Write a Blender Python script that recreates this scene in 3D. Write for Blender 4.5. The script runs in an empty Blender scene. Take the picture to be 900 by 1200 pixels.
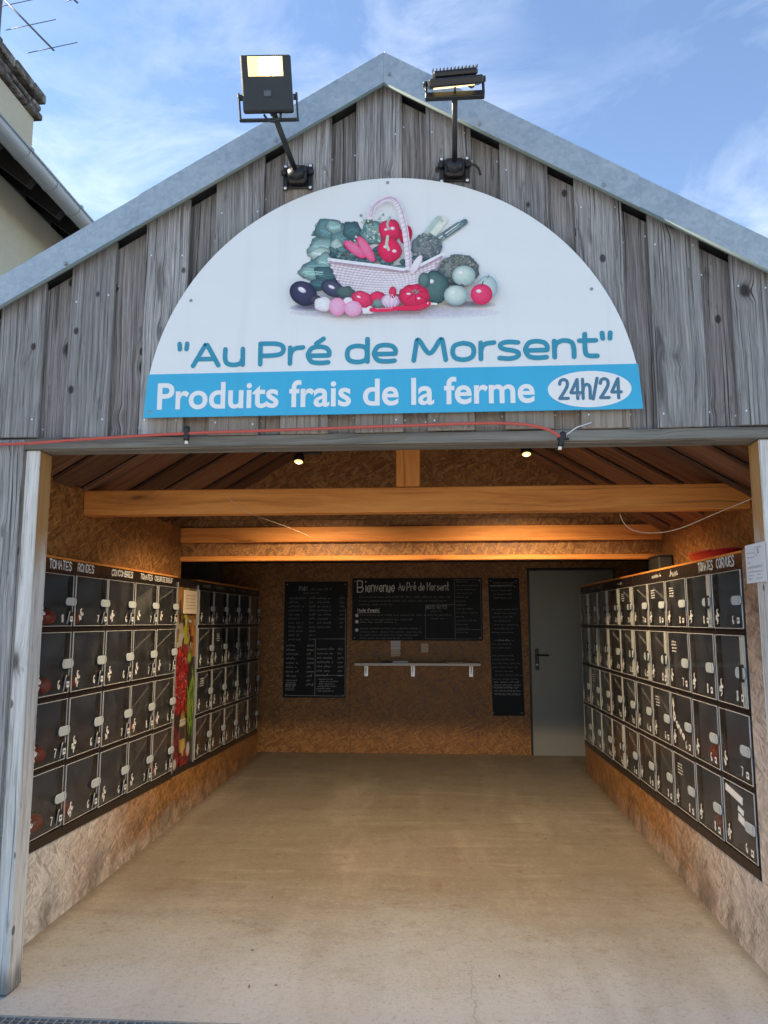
import bpy, bmesh, math, random
import numpy as np
from mathutils import Matrix, Vector
random.seed(11)
PI = math.pi
S = bpy.context.scene
COL = S.collection
R = math.radians

# ------------------------------------------------------------------ camera
FPX, VPX, VPY, EYE = 920.0, 515.0, 728.0, 1.5
_p = math.atan((VPY-600)/FPX); _s = math.atan((VPX-450)/FPX*math.cos(_p))
FW = Vector((-math.sin(_s)*math.cos(_p), math.cos(_s)*math.cos(_p), math.sin(_p)))
RT = Vector((math.cos(_s), math.sin(_s), 0)); UP = RT.cross(FW)
cd = bpy.data.cameras.new('camera'); cam = bpy.data.objects.new('camera', cd); COL.objects.link(cam)
cd.sensor_fit = 'VERTICAL'; cd.sensor_height = 24.0; cd.lens = FPX/1200*24.0
cd.clip_start = 0.05; cd.clip_end = 3000
m = Matrix.Identity(4)
for i in range(3):
    m[i][0] = RT[i]; m[i][1] = UP[i]; m[i][2] = -FW[i]
m[2][3] = EYE
cam.matrix_world = m
S.camera = cam

# ------------------------------------------------------------------ sky, sun, exposure
SUN_EL, SUN_AZ = 38.0, -85.0          # degrees; azimuth clockwise from +Y (over the house on the left, behind the facade)
SKY_STRENGTH, SUN_STRENGTH, EXPOSURE = 0.10, 5.0, 1.6
CLOUD_OFF = (5.5, 3.7, 8.8); MASK_OFF = (7.3, 1.1, 0.2)
W = bpy.data.worlds.new('World'); S.world = W; W.use_nodes = True
def world():
    nt = W.node_tree; nt.nodes.clear(); n = nt.nodes.new; L = nt.links.new
    out = n('ShaderNodeOutputWorld'); bg = n('ShaderNodeBackground'); bg.inputs[1].default_value = SKY_STRENGTH
    sky = n('ShaderNodeTexSky'); sky.sky_type = 'NISHITA'; sky.sun_disc = False
    sky.sun_elevation = R(SUN_EL); sky.sun_rotation = R(SUN_AZ); sky.air_density = 1.0; sky.dust_density = 0.3; sky.ozone_density = 1.4; sky.altitude = 900
    tc = n('ShaderNodeTexCoord'); mp = n('ShaderNodeMapping'); mp.inputs['Scale'].default_value = (1.6, 1.3, 3.2); mp.inputs['Rotation'].default_value = (0.2, 0.5, 0.6); mp.inputs['Location'].default_value = CLOUD_OFF
    L(tc.outputs['Generated'], mp.inputs[0])
    a = n('ShaderNodeTexNoise'); a.inputs['Scale'].default_value = 2.6; a.inputs['Detail'].default_value = 9; a.inputs['Roughness'].default_value = 0.62; a.inputs['Distortion'].default_value = 0.7
    L(mp.outputs[0], a.inputs['Vector'])
    b = n('ShaderNodeTexNoise'); b.inputs['Scale'].default_value = 2.2; b.inputs['Detail'].default_value = 2
    mb_ = n('ShaderNodeMapping'); mb_.inputs['Location'].default_value = MASK_OFF; L(tc.outputs['Generated'], mb_.inputs[0]); L(mb_.outputs[0], b.inputs['Vector'])
    r1 = n('ShaderNodeValToRGB'); r1.color_ramp.elements[0].position = 0.45; r1.color_ramp.elements[1].position = 0.78
    L(a.outputs[0], r1.inputs[0])
    r2 = n('ShaderNodeValToRGB'); r2.color_ramp.elements[0].position = 0.36; r2.color_ramp.elements[1].position = 0.62
    L(b.outputs[0], r2.inputs[0])
    mu = n('ShaderNodeMath'); mu.operation = 'MULTIPLY'; L(r1.outputs[0], mu.inputs[0]); L(r2.outputs[0], mu.inputs[1])
    ad = n('ShaderNodeMath'); ad.operation = 'MULTIPLY_ADD'; ad.inputs[1].default_value = 0.52; ad.inputs[2].default_value = 0.0; L(mu.outputs[0], ad.inputs[0])
    mx = n('ShaderNodeMixRGB'); mx.inputs[2].default_value = (5.6, 5.8, 6.3, 1)
    L(ad.outputs[0], mx.inputs[0]); L(sky.outputs[0], mx.inputs[1]); L(mx.outputs[0], bg.inputs[0]); L(bg.outputs[0], out.inputs[0])
world()
sl = bpy.data.lights.new('sun', 'SUN'); sl.energy = SUN_STRENGTH; sl.angle = R(0.5); sl.color = (1.0, 0.87, 0.72)
so = bpy.data.objects.new('sun', sl); COL.objects.link(so)
sd = Vector((math.sin(R(SUN_AZ))*math.cos(R(SUN_EL)), math.cos(R(SUN_AZ))*math.cos(R(SUN_EL)), math.sin(R(SUN_EL))))
so.rotation_euler = sd.to_track_quat('Z', 'Y').to_euler(); so.location = sd*40
S.view_settings.view_transform = 'Standard'; S.view_settings.look = 'None'; S.view_settings.gamma = 1; S.view_settings.use_curve_mapping = False
S.view_settings.exposure = EXPOSURE
S.render.engine = 'CYCLES'
S.cycles.max_bounces = 8; S.cycles.diffuse_bounces = 5; S.cycles.transparent_max_bounces = 16
S.cycles.use_denoising = True
S.cycles.sample_clamp_indirect = 6.0

# ------------------------------------------------------------------ helpers
def hitp(px, py, axis, val):          # where the sight line of a photo pixel meets a real plane (used for measuring)
    d = FW*FPX + RT*(px-450) + UP*(600-py); o = Vector((0, 0, EYE)); t = (val-o[axis])/d[axis]
    return o + d*t
def lin(c):
    return tuple(((v/255)/12.92 if v/255 <= .04045 else ((v/255+.055)/1.055)**2.4) for v in c)

class MB:
    """collects boxes, prisms and tubes and links them as one mesh object with UVs in metres (v along the grain)"""
    def __init__(s): s.bm = bmesh.new(); s.uv = s.bm.loops.layers.uv.new('UVMap'); s.col = None
    def colors(s):
        if s.col is None: s.col = s.bm.loops.layers.float_color.new('Col')
        return s.col
    def box(s, x0, x1, y0, y1, z0, z1, bev=0, grain=2, M=None, skew=None, mat=0):
        c = [(x0,y0,z0),(x1,y0,z0),(x1,y1,z0),(x0,y1,z0),(x0,y0,z1),(x1,y0,z1),(x1,y1,z1),(x0,y1,z1)]
        if skew: c = [skew(*p) for p in c]
        b = bmesh.new(); u = b.loops.layers.uv.new('UVMap')
        v = [b.verts.new(p) for p in c]
        for f in ((0,3,2,1),(4,5,6,7),(0,1,5,4),(1,2,6,5),(2,3,7,6),(3,0,4,7)): b.faces.new([v[i] for i in f])
        if bev: bmesh.ops.bevel(b, geom=list(b.edges), offset=bev, segments=1, affect='EDGES', profile=0.5)
        b.normal_update()
        s._uv(b, u, grain)
        s._merge(b, M, mat); return s
    def _uv(s, b, u, grain):
        o = [(1,2),(0,2),(0,1)]
        for f in b.faces:
            n = f.normal; a = max(range(3), key=lambda i: abs(n[i])); p = o[a]
            if grain in p: vv = grain; uu = p[0] if p[1] == grain else p[1]
            else: uu, vv = p
            for l in f.loops: l[u].uv = (l.vert.co[uu] + 0.37*a, l.vert.co[vv])
    def _merge(s, b, M=None, mat=0, smooth=False):
        ub = b.loops.layers.uv.active; mp = {}
        for v in b.verts: mp[v] = s.bm.verts.new(M @ v.co if M else v.co)
        for f in b.faces:
            try: g = s.bm.faces.new([mp[v] for v in f.verts])
            except ValueError: continue
            g.material_index = mat; g.smooth = smooth or f.smooth
            if ub:
                for l, k in zip(f.loops, g.loops): k[s.uv].uv = l[ub].uv
        b.free()
    def face(s, pts, mat=0, uvs=None, cols=None):
        f = s.bm.faces.new([s.bm.verts.new(p) for p in pts]); f.material_index = mat
        if uvs:
            for l, q in zip(f.loops, uvs): l[s.uv].uv = q
        if cols:
            c = s.colors()
            for l, q in zip(f.loops, cols): l[c] = (*q, 1)
        return f
    def prism(s, poly, axis, a, b_, bev=0, grain=2, M=None, mat=0):
        """extrude a polygon (2-d points in the other two axes, ascending order) along axis from a to b_"""
        b = bmesh.new(); u = b.loops.layers.uv.new('UVMap'); ot = [i for i in range(3) if i != axis]
        def P(q, t):
            r = [0, 0, 0]; r[ot[0]] = q[0]; r[ot[1]] = q[1]; r[axis] = t; return r
        A = [b.verts.new(P(q, a)) for q in poly]; B = [b.verts.new(P(q, b_)) for q in poly]; n = len(poly)
        b.faces.new(A); b.faces.new(B[::-1])
        for i in range(n): b.faces.new([A[i], B[i], B[(i+1) % n], A[(i+1) % n]])
        bmesh.ops.recalc_face_normals(b, faces=list(b.faces))
        if bev: bmesh.ops.bevel(b, geom=list(b.edges), offset=bev, segments=1, affect='EDGES', profile=0.5)
        b.normal_update(); s._uv(b, u, grain); s._merge(b, M, mat); return s
    def tube(s, pts, r, n=8, cap=True, mat=0):
        pts = [Vector(p) for p in pts]; rings = []; rr = r if isinstance(r, (list, tuple)) else [r]*len(pts)
        ref = None
        for i, p in enumerate(pts):
            t = (pts[min(i+1, len(pts)-1)] - pts[max(i-1, 0)]).normalized()
            if ref is None:
                ref = Vector((0,0,1)) if abs(t.z) < .9 else Vector((1,0,0))
            a = (ref - t*ref.dot(t)).normalized(); ref = a; c = t.cross(a)
            rings.append([s.bm.verts.new(p + (a*math.cos(2*PI*k/n) + c*math.sin(2*PI*k/n))*rr[i]) for k in range(n)])
        d = 0
        for i in range(len(rings)-1):
            e = d + (pts[i+1]-pts[i]).length
            for k in range(n):
                f = s.bm.faces.new([rings[i][k], rings[i][(k+1) % n], rings[i+1][(k+1) % n], rings[i+1][k]]); f.smooth = True; f.material_index = mat
                for l, q in zip(f.loops, ((k,d),(k+1,d),(k+1,e),(k,e))): l[s.uv].uv = (q[0]*r/n if not isinstance(r,(list,tuple)) else q[0]*.01, q[1])
            d = e
        if cap:
            s.bm.faces.new(rings[0][::-1]).material_index = mat; s.bm.faces.new(rings[-1]).material_index = mat
        return s
    def lathe(s, prof, n=16, M=None, mat=0, lump=0):
        b = bmesh.new(); b.loops.layers.uv.new('UVMap'); rings = []
        for r, z in prof:
            if r < 1e-6: rings.append([b.verts.new((0,0,z))])
            else: rings.append([b.verts.new(((r*(1+lump*math.cos(5*2*PI*k/n)))*math.cos(2*PI*k/n), r*(1+lump*math.cos(5*2*PI*k/n))*math.sin(2*PI*k/n), z)) for k in range(n)])
        for i in range(len(rings)-1):
            A, B = rings[i], rings[i+1]
            for k in range(n):
                q = [A[k % len(A)], A[(k+1) % len(A)], B[(k+1) % len(B)], B[k % len(B)]]
                w = []
                for x in q:
                    if x not in w: w.append(x)
                if len(w) > 2:
                    f = b.faces.new(w); f.smooth = True
        bmesh.ops.recalc_face_normals(b, faces=list(b.faces))
        s._merge(b, M, mat, True); return s
    def build(s, name, mats, parent=None, kind=None, loc=None, rot=None):
        me = bpy.data.meshes.new(name); s.bm.to_mesh(me); s.bm.free()
        for q in (mats if isinstance(mats, (list, tuple)) else [mats]): me.materials.append(q)
        return link(name, me, parent, kind, loc, rot)
def link(name, me, parent=None, kind=None, loc=None, rot=None):
    o = bpy.data.objects.new(name, me); COL.objects.link(o)
    if parent is not None: o.parent = parent
    if kind: o['kind'] = kind
    if loc is not None: o.location = loc
    if rot is not None: o.rotation_euler = rot
    return o
def tag(o, label, cat, group=None):
    o['label'] = label; o['category'] = cat
    if group: o['group'] = group
    return o
def thing(name, loc, label, cat, group=None, rot=None):
    o = bpy.data.objects.new(name, None); COL.objects.link(o); o.location = loc; o.empty_display_size = 0.05
    if rot: o.rotation_euler = rot
    return tag(o, label, cat, group)

# ------------------------------------------------------------------ materials
class NT:
    def __init__(s, name):
        s.m = bpy.data.materials.new(name); s.m.use_nodes = True; s.t = s.m.node_tree; s.t.nodes.clear()
        s.out = s.t.nodes.new('ShaderNodeOutputMaterial'); s.b = s.t.nodes.new('ShaderNodeBsdfPrincipled'); s.L(s.b.outputs[0], s.out.inputs[0])
    def L(s, a, b): s.t.links.new(a, b)
    def n(s, t, **k):
        x = s.t.nodes.new('ShaderNode'+t)
        for q, v in k.items(): setattr(x, q, v)
        return x
    def set(s, sock, v):
        if hasattr(v, 'is_linked') or hasattr(v, 'links'): s.L(v, sock)
        elif isinstance(v, (tuple, list)) and len(v) == 3 and sock.type == 'RGBA': sock.default_value = (*v, 1)
        else: sock.default_value = v
    def math(s, op, a, b=0.0, c=None, clamp=False):
        x = s.n('Math', operation=op, use_clamp=clamp); s.set(x.inputs[0], a); s.set(x.inputs[1], b)
        if c is not None: s.set(x.inputs[2], c)
        return x.outputs[0]
    def mix(s, f, a, b, mode='MIX'):
        x = s.n('MixRGB', blend_type=mode); s.set(x.inputs[0], f); s.set(x.inputs[1], a); s.set(x.inputs[2], b); return x.outputs[0]
    def step(s, v, lo, hi, a=0.0, b=1.0):
        x = s.n('MapRange'); x.interpolation_type = 'SMOOTHSTEP'; s.set(x.inputs['Value'], v); s.set(x.inputs['From Min'], lo); s.set(x.inputs['From Max'], hi); s.set(x.inputs['To Min'], a); s.set(x.inputs['To Max'], b); return x.outputs[0]
    def uv(s): return s.n('UVMap').outputs[0]
    def obj(s): return s.n('TexCoord').outputs['Object']
    def pos(s): return s.n('NewGeometry').outputs['Position']
    def rnd(s): return s.n('ObjectInfo').outputs['Random']
    def map(s, v, sc=(1,1,1), loc=(0,0,0), rot=(0,0,0)):
        x = s.n('Mapping'); s.set(x.inputs[0], v); s.set(x.inputs['Location'], loc); s.set(x.inputs['Rotation'], rot); s.set(x.inputs['Scale'], sc); return x.outputs[0]
    def vadd(s, a, b):
        x = s.n('VectorMath', operation='ADD'); s.set(x.inputs[0], a); s.set(x.inputs[1], b); return x.outputs[0]
    def comb(s, x=0.0, y=0.0, z=0.0):
        c = s.n('CombineXYZ'); s.set(c.inputs[0], x); s.set(c.inputs[1], y); s.set(c.inputs[2], z); return c.outputs[0]
    def sep(s, v):
        x = s.n('SeparateXYZ'); s.L(v, x.inputs[0]); return x.outputs
    def noise(s, v, sc=1.0, det=4.0, ro=0.55, dist=0.0):
        x = s.n('TexNoise'); s.set(x.inputs['Vector'], v); x.inputs['Scale'].default_value = sc; x.inputs['Detail'].default_value = det; x.inputs['Roughness'].default_value = ro; x.inputs['Distortion'].default_value = dist
        return x.outputs[0]
    def vor(s, v, sc=1.0, feature='F1', rand=1.0):
        x = s.n('TexVoronoi', feature=feature); s.set(x.inputs['Vector'], v); x.inputs['Scale'].default_value = sc; x.inputs['Randomness'].default_value = rand; return x.outputs
    def ramp(s, v, stops):
        x = s.n('ValToRGB'); e = x.color_ramp.elements
        while len(e) < len(stops): e.new(0.5)
        for q, (p, c) in zip(e, stops): q.position = p; q.color = (*c, 1)
        s.set(x.inputs[0], v); return x.outputs[0]
    def bump(s, h, st=0.3, d=0.01):
        x = s.n('Bump'); x.inputs['Strength'].default_value = st; x.inputs['Distance'].default_value = d; s.L(h, x.inputs['Height']); s.L(x.outputs[0], s.b.inputs['Normal'])
    def fin(s, col, rough=0.6, metal=0.0, spec=0.5):
        s.set(s.b.inputs['Base Color'], col); s.set(s.b.inputs['Roughness'], rough); s.set(s.b.inputs['Metallic'], metal); s.set(s.b.inputs['Specular IOR Level'], spec); return s.m

def m_plain(name, col, rough=0.6, metal=0.0, var=0.15, sc=25.0, spec=0.5):
    t = NT(name); f = t.noise(t.obj(), sc, 5, 0.6); c = t.mix(f, tuple(v*(1-var) for v in col), tuple(min(1, v*(1+var)) for v in col))
    t.bump(f, 0.05, 0.004)
    return t.fin(c, t.step(f, 0.2, 0.8, max(0, rough-0.08), min(1, rough+0.08)), metal, spec)

def m_wood(name, stops, knot, knot_amt=0.35, rough=0.8, vary=0.25, crack=0.5, hook=None, gs=40.0, bumps=0.6, kn=(5.5, 1.9), holes=False):
    t = NT(name); r = t.rnd(); uv = t.vadd(t.uv(), t.comb(t.math('MULTIPLY', r, 13.7), t.math('MULTIPLY', r, 31.3)))
    k = t.vor(t.map(uv, (kn[0], kn[1], 1)), 1.0); wob = t.noise(t.map(uv, (9, 4, 1)), 1.0, 3)
    d = t.math('ADD', k['Distance'], t.math('MULTIPLY', t.math('SUBTRACT', wob, 0.5), 0.22)); kc = t.sep(k['Color'])[0]; gate = t.math('LESS_THAN', kc, knot_amt)
    km = t.math('MULTIPLY', t.step(d, 0.18 if holes else 0.13, 0.09 if holes else 0.05), gate)
    if holes:
        hv = t.vor(t.map(uv, (10, 6.5, 1)), 1.0); km = t.math('MAXIMUM', km, t.math('MULTIPLY', t.step(hv['Distance'], 0.16, 0.10), t.math('LESS_THAN', t.sep(hv['Color'])[1], 0.36)))
    halo = t.math('MULTIPLY', t.step(d, 0.34, 0.0), gate)
    warp = t.math('MULTIPLY', halo, 0.025 if holes else 0.05); low = t.noise(t.map(uv, (3, 1.1, 1)), 1.0, 2)
    u2 = t.vadd(uv, t.comb(t.math('ADD', warp, t.math('MULTIPLY', low, 0.045 if holes else 0.09)), 0.0))
    g = t.noise(t.map(u2, (gs, 1.3, 1)), 1.0, 6, 0.62, 0.35)
    fine = t.noise(t.map(u2, (gs*5, 7, 1)), 1.0, 3, 0.6)
    big = t.noise(t.map(uv, (7, 0.9, 1)), 1.0, 3, 0.5)
    v = t.math('ADD', t.math('MULTIPLY', g, 0.5 if holes else 0.62), t.math('ADD', t.math('MULTIPLY', fine, 0.4 if holes else 0.2), t.math('MULTIPLY', big, 0.12 if holes else 0.22)))
    c = t.ramp(v, stops)
    cr = t.noise(t.map(u2, (gs*1.6, 0.7, 1), (3.3, 7.1, 0)), 1.0, 4, 0.5); crm = t.math('MULTIPLY', t.step(cr, 0.40 if holes else 0.385, 0.33 if holes else 0.31), crack)
    c = t.mix(crm, c, tuple(q*0.35 for q in stops[0][1]))
    c = t.mix(t.math('MULTIPLY', halo, 0.4), c, knot, 'MIX'); c = t.mix(t.math('MULTIPLY', km, 0.85), c, tuple(q*0.5 for q in knot))
    br = t.math('MULTIPLY_ADD', t.math('FRACT', t.math('MULTIPLY', r, 7.77)), vary*2, 1-vary)
    c = t.mix(1.0, c, t.comb(br, br, br), 'MULTIPLY')
    if holes:
        bl = t.noise(t.map(u2, (16, 2.4, 1), (9.3, 2.2, 0)), 1.0, 5, 0.65, 0.8); c = t.mix(t.step(bl, 0.57, 0.70, 0.0, 0.65), c, tuple(q*0.7 for q in stops[0][1]))
    if hook: c = hook(t, c, v)
    t.bump(t.math('SUBTRACT', v, t.math('ADD', t.math('MULTIPLY', crm, 0.8), t.math('MULTIPLY', km, 0.3))), bumps, 0.006)
    return t.fin(c, rough, 0.0, 0.3)

def fresh_under_sign(t, c, v):
    p = t.sep(t.pos()); n = t.noise(t.pos(), 3.0, 4)
    z = t.math('ADD', p[2], t.math('MULTIPLY', t.math('SUBTRACT', n, 0.5), 0.05))
    a = t.math('MULTIPLY', t.step(z, 2.45, 2.40), t.step(t.math('ABSOLUTE', t.math('ADD', p[0], 0.22)), 1.12, 1.04))
    dx = t.math('ABSOLUTE', t.math('ADD', p[0], 0.635)); dz = t.math('SUBTRACT', z, 3.44)
    b = t.math('MULTIPLY', t.step(dx, 0.075, 0.06), t.step(t.math('ABSOLUTE', dz), 0.12, 0.09))
    f = t.math('MULTIPLY', t.math('MAXIMUM', a, b), 0.7)
    return t.mix(f, c, t.mix(v, (0.16, 0.12, 0.085), (0.44, 0.36, 0.28)))
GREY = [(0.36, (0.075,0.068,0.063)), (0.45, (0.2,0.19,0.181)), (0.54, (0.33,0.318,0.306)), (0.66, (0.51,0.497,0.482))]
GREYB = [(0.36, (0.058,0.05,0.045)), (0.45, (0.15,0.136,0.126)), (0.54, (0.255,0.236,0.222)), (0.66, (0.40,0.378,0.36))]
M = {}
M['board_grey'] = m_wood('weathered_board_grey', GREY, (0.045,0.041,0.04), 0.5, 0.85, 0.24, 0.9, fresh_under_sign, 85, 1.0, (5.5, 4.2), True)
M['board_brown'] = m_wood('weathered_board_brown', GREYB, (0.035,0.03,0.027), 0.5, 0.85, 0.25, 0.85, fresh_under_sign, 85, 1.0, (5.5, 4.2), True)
def jamb_hook(t, c, v):
    p = t.sep(t.pos()); n = t.noise(t.map(t.pos(), (6,6,1.5)), 1.0, 3)
    z = t.math('ADD', p[2], t.math('MULTIPLY', t.math('SUBTRACT', n, 0.5), 0.45)); y = p[1]
    f = t.math('MULTIPLY', t.step(z, 1.62, 1.98), t.step(y, 3.401, 3.412))
    c = t.mix(f, c, t.mix(v, (0.22,0.1,0.03), (0.62,0.36,0.14)))
    wet = t.step(z, 0.10, -0.02)
    return t.mix(t.math('MULTIPLY', wet, 0.7), c, (0.05,0.052,0.05))
PALE = [(0.35, (0.25,0.235,0.21)), (0.44, (0.54,0.52,0.475)), (0.54, (0.68,0.66,0.615)), (0.68, (0.78,0.76,0.72))]
M['jamb'] = m_wood('weathered_post', PALE, (0.16,0.14,0.12), 0.25, 0.8, 0.05, 0.6, jamb_hook, 45, 0.7, (5.5, 3.0), True)
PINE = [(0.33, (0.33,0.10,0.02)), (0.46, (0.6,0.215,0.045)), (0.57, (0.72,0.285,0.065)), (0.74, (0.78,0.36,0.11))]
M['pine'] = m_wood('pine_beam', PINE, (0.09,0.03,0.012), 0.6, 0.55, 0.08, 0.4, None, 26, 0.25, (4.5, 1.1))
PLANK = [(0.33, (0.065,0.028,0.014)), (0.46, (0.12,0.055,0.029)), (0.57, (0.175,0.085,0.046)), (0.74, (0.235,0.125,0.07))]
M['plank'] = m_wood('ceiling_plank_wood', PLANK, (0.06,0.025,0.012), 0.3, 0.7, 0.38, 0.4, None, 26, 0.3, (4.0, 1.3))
M['lintel'] = m_wood('lintel_wood', [(0.28, (0.06,0.055,0.045)), (0.45, (0.14,0.13,0.11)), (0.62, (0.23,0.22,0.19)), (0.85, (0.33,0.31,0.28))], (0.05,0.045,0.04), 0.2, 0.85, 0.1, 0.7)

def m_osb(name, weather=False, dark=1.0):
    t = NT(name); uv0 = t.uv(); uv = t.vadd(uv0, t.comb(t.math('MULTIPLY', t.rnd(), 9.1), t.math('MULTIPLY', t.rnd(), 5.3)))
    w = t.n('TexNoise'); t.L(uv, w.inputs['Vector']); w.inputs['Scale'].default_value = 9; w.inputs['Detail'].default_value = 3
    uvw = t.vadd(uv, t.map(w.outputs[1], (0.006,0.006,0.006)))
    def layer(rot, su, sv, off):
        q = t.map(t.map(uvw, (1,1,1), (0,0,0), (0, 0, R(rot))), (su*1.7, sv*1.5, 1), (off, off*1.7, 0)); x = t.vor(q, 1.0)
        q2 = t.sep(x['Color']); return q2[0], x['Distance'], q2[1]
    # strands: Voronoi cells stretched about 5:1, three headings laid over each other
    a, da, ga = layer(14, 40, 8.5, 0); b, db, gb = layer(-42, 38, 8, 3.1); c2, dc, gc_ = layer(66, 44, 9, 7.7)
    s1 = t.math('GREATER_THAN', gb, 0.5); s2 = t.math('GREATER_THAN', gc_, 0.6)
    def sel(f, x, y): return t.math('ADD', t.math('MULTIPLY', f, y), t.math('MULTIPLY', t.math('SUBTRACT', 1.0, f), x))
    v = sel(s2, sel(s1, a, b), c2); d = sel(s2, sel(s1, da, db), dc)
    g = t.noise(t.map(uvw, (160, 30, 1)), 1.0, 3)
    big = t.noise(uv, 1.6, 4)
    v2 = t.math('ADD', t.math('MULTIPLY', v, 0.42), t.math('ADD', t.math('MULTIPLY', g, 0.42), t.math('MULTIPLY', big, 0.22)))
    col = t.ramp(v2, [(0.2, (0.1*dark,0.038*dark,0.011*dark)), (0.38, (0.23*dark,0.098*dark,0.028*dark)), (0.6, (0.36*dark,0.165*dark,0.05*dark)), (0.8, (0.47*dark,0.24*dark,0.08*dark)), (0.97, (0.6*dark,0.37*dark,0.16*dark))])
    col = t.mix(t.step(d, 0.45, 0.8, 0.0, 0.4), col, (0.08,0.035,0.014))
    if weather:
        p = t.sep(t.pos()); n = t.noise(t.pos(), 3.2, 5, 0.6)
        y = t.math('ADD', p[1], t.math('MULTIPLY', t.math('SUBTRACT', n, 0.5), 1.1)); z = t.math('ADD', p[2], t.math('MULTIPLY', t.math('SUBTRACT', n, 0.5), 0.25))
        f = t.math('MAXIMUM', t.step(y, 5.7, 4.0), t.math('MULTIPLY', t.step(z, 0.18, 0.02), t.step(y, 7.5, 4.5, 0.1, 0.6)))
        f = t.math('MULTIPLY', f, t.math('MULTIPLY', t.step(p[2], 1.75, 0.8, 0.25, 1.0), t.step(p[0], -0.5, 0.5, 1.0, 0.72)))
        gc = t.ramp(v2, [(0.2, (0.25,0.235,0.215)), (0.42, (0.54,0.52,0.485)), (0.65, (0.7,0.68,0.645)), (0.9, (0.82,0.8,0.765))])
        col = t.mix(t.math('MULTIPLY', f, 0.92), col, gc)
        stain = t.math('MULTIPLY', t.step(t.noise(t.map(t.pos(), (4,4,2)), 1.0, 4, 0.65), 0.42, 0.66), t.step(z, 0.34, 0.0))
        col = t.mix(t.math('MULTIPLY', stain, 0.6), col, (0.06,0.045,0.032))
    t.bump(t.math('SUBTRACT', v, t.math('MULTIPLY', d, 0.4)), 0.35, 0.003)
    return t.fin(col, t.step(v, 0, 1, 0.42, 0.62), 0.0, 0.4)
M['osb'] = m_osb('osb_panel'); M['osb_low'] = m_osb('osb_weathered', True)

def m_galv():
    t = NT('galvanised_steel'); p = t.obj(); v = t.vor(t.map(p, (1,1,1)), 55); n = t.noise(p, 5, 5, 0.65); n2 = t.noise(t.map(p, (3,3,30)), 1.0, 3)
    f = t.math('ADD', t.math('MULTIPLY', t.sep(v['Color'])[0], 0.3), t.math('MULTIPLY', n, 0.7))
    c = t.ramp(f, [(0.2, (0.29,0.335,0.36)), (0.5, (0.37,0.42,0.445)), (0.8, (0.46,0.51,0.53))])
    c = t.mix(t.math('MULTIPLY', t.step(n2, 0.58, 0.75), 0.25), c, (0.6,0.62,0.62))
    t.bump(n, 0.12, 0.01)
    return t.fin(c, t.step(f, 0.2, 0.8, 0.42, 0.6), 0.55, 0.5)
M['galv'] = m_galv()
M['lip'] = m_plain('dull_folded_lip', (0.17,0.205,0.19), 0.75, 0.0, 0.12, 9, 0.15)
M['zinc'] = m_plain('zinc_gutter', (0.36,0.38,0.39), 0.5, 0.5, 0.2, 6)
M['screw'] = m_plain('screw_steel', (0.28,0.3,0.32), 0.45, 0.5)
M['nail'] = m_plain('nail_steel', (0.75,0.76,0.78), 0.35, 0.7)
M['black'] = m_plain('black_enamel', (0.018,0.02,0.022), 0.42, 0.0, 0.25)
M['blackplastic'] = m_plain('black_plastic', (0.012,0.012,0.013), 0.45, 0.0, 0.25)
M['carcass'] = m_plain('brown_coated_steel', (0.024,0.017,0.015), 0.38, 0.1, 0.3)
M['lockin'] = m_plain('locker_inside', (0.3,0.3,0.31), 0.5, 0.1, 0.2, 4)
M['lockshelf'] = m_plain('grey_locker_panel', (0.42,0.42,0.43), 0.45, 0.1, 0.15, 5)
M['strip'] = m_plain('pale_edge_glint', (0.55,0.56,0.5), 0.4, 0.2, 0.1)
M['trim'] = m_plain('pale_door_trim', (0.5,0.5,0.48), 0.4, 0.1, 0.12)
M['alu'] = m_plain('aluminium_trim', (0.62,0.62,0.6), 0.36, 0.75, 0.12)
M['latch'] = m_plain('latch_plate', (0.46,0.52,0.55), 0.45, 0.0, 0.06)
M['latchd'] = m_plain('latch_seam', (0.2,0.22,0.23), 0.5)
M['chalk'] = m_plain('chalk_white', (0.72,0.72,0.7), 0.9, 0, 0.12, 120)
M['chalkdim'] = m_plain('chalk_faded', (0.3,0.32,0.34), 0.9, 0, 0.3, 90)
M['chalkmid'] = m_plain('chalk_worn', (0.5,0.51,0.5), 0.9, 0, 0.3, 90)
M['white'] = m_plain('white_print', (0.78,0.78,0.76), 0.5, 0, 0.04)
M['dark_print'] = m_plain('dark_print', (0.09,0.11,0.13), 0.6, 0, 0.1)
M['paper'] = m_plain('paper', (0.72,0.72,0.74), 0.8, 0, 0.05, 12)
M['cream_paper'] = m_plain('cream_paper', (0.68,0.56,0.42), 0.8, 0, 0.06, 12)
M['red'] = m_plain('red_plastic', (0.4,0.012,0.02), 0.4)
M['hose'] = m_plain('red_cable_sheath', (0.5,0.085,0.06), 0.5, 0, 0.15, 12)
M['greybox'] = m_plain('grey_plastic', (0.045,0.05,0.05), 0.5)
def m_board():
    t = NT('slate_board'); n = t.noise(t.map(t.uv(), (2, 3, 1)), 1.0, 6, 0.7, 0.5); c = t.ramp(n, [(0.25, (0.005,0.006,0.009)), (0.55, (0.009,0.011,0.016)), (0.8, (0.022,0.025,0.032))])
    return t.fin(c, 0.62, 0, 0.3)
M['slate'] = m_board()
def m_signwhite(name, col, g=0.02):
    t = NT(name); n = t.noise(t.map(t.pos(), (1.2, 1, 5)), 1.0, 5, 0.6); st = t.noise(t.map(t.pos(), (14, 1, 0.8)), 1.0, 4, 0.6)
    c = t.mix(t.math('MULTIPLY', t.step(n, 0.35, 0.8), 0.12), col, tuple(q*0.75 for q in col)); c = t.mix(t.math('MULTIPLY', t.step(st, 0.52, 0.75), 0.12), c, tuple(q*0.6 for q in col))
    return t.fin(c, 0.3, 0, 0.45)
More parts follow.
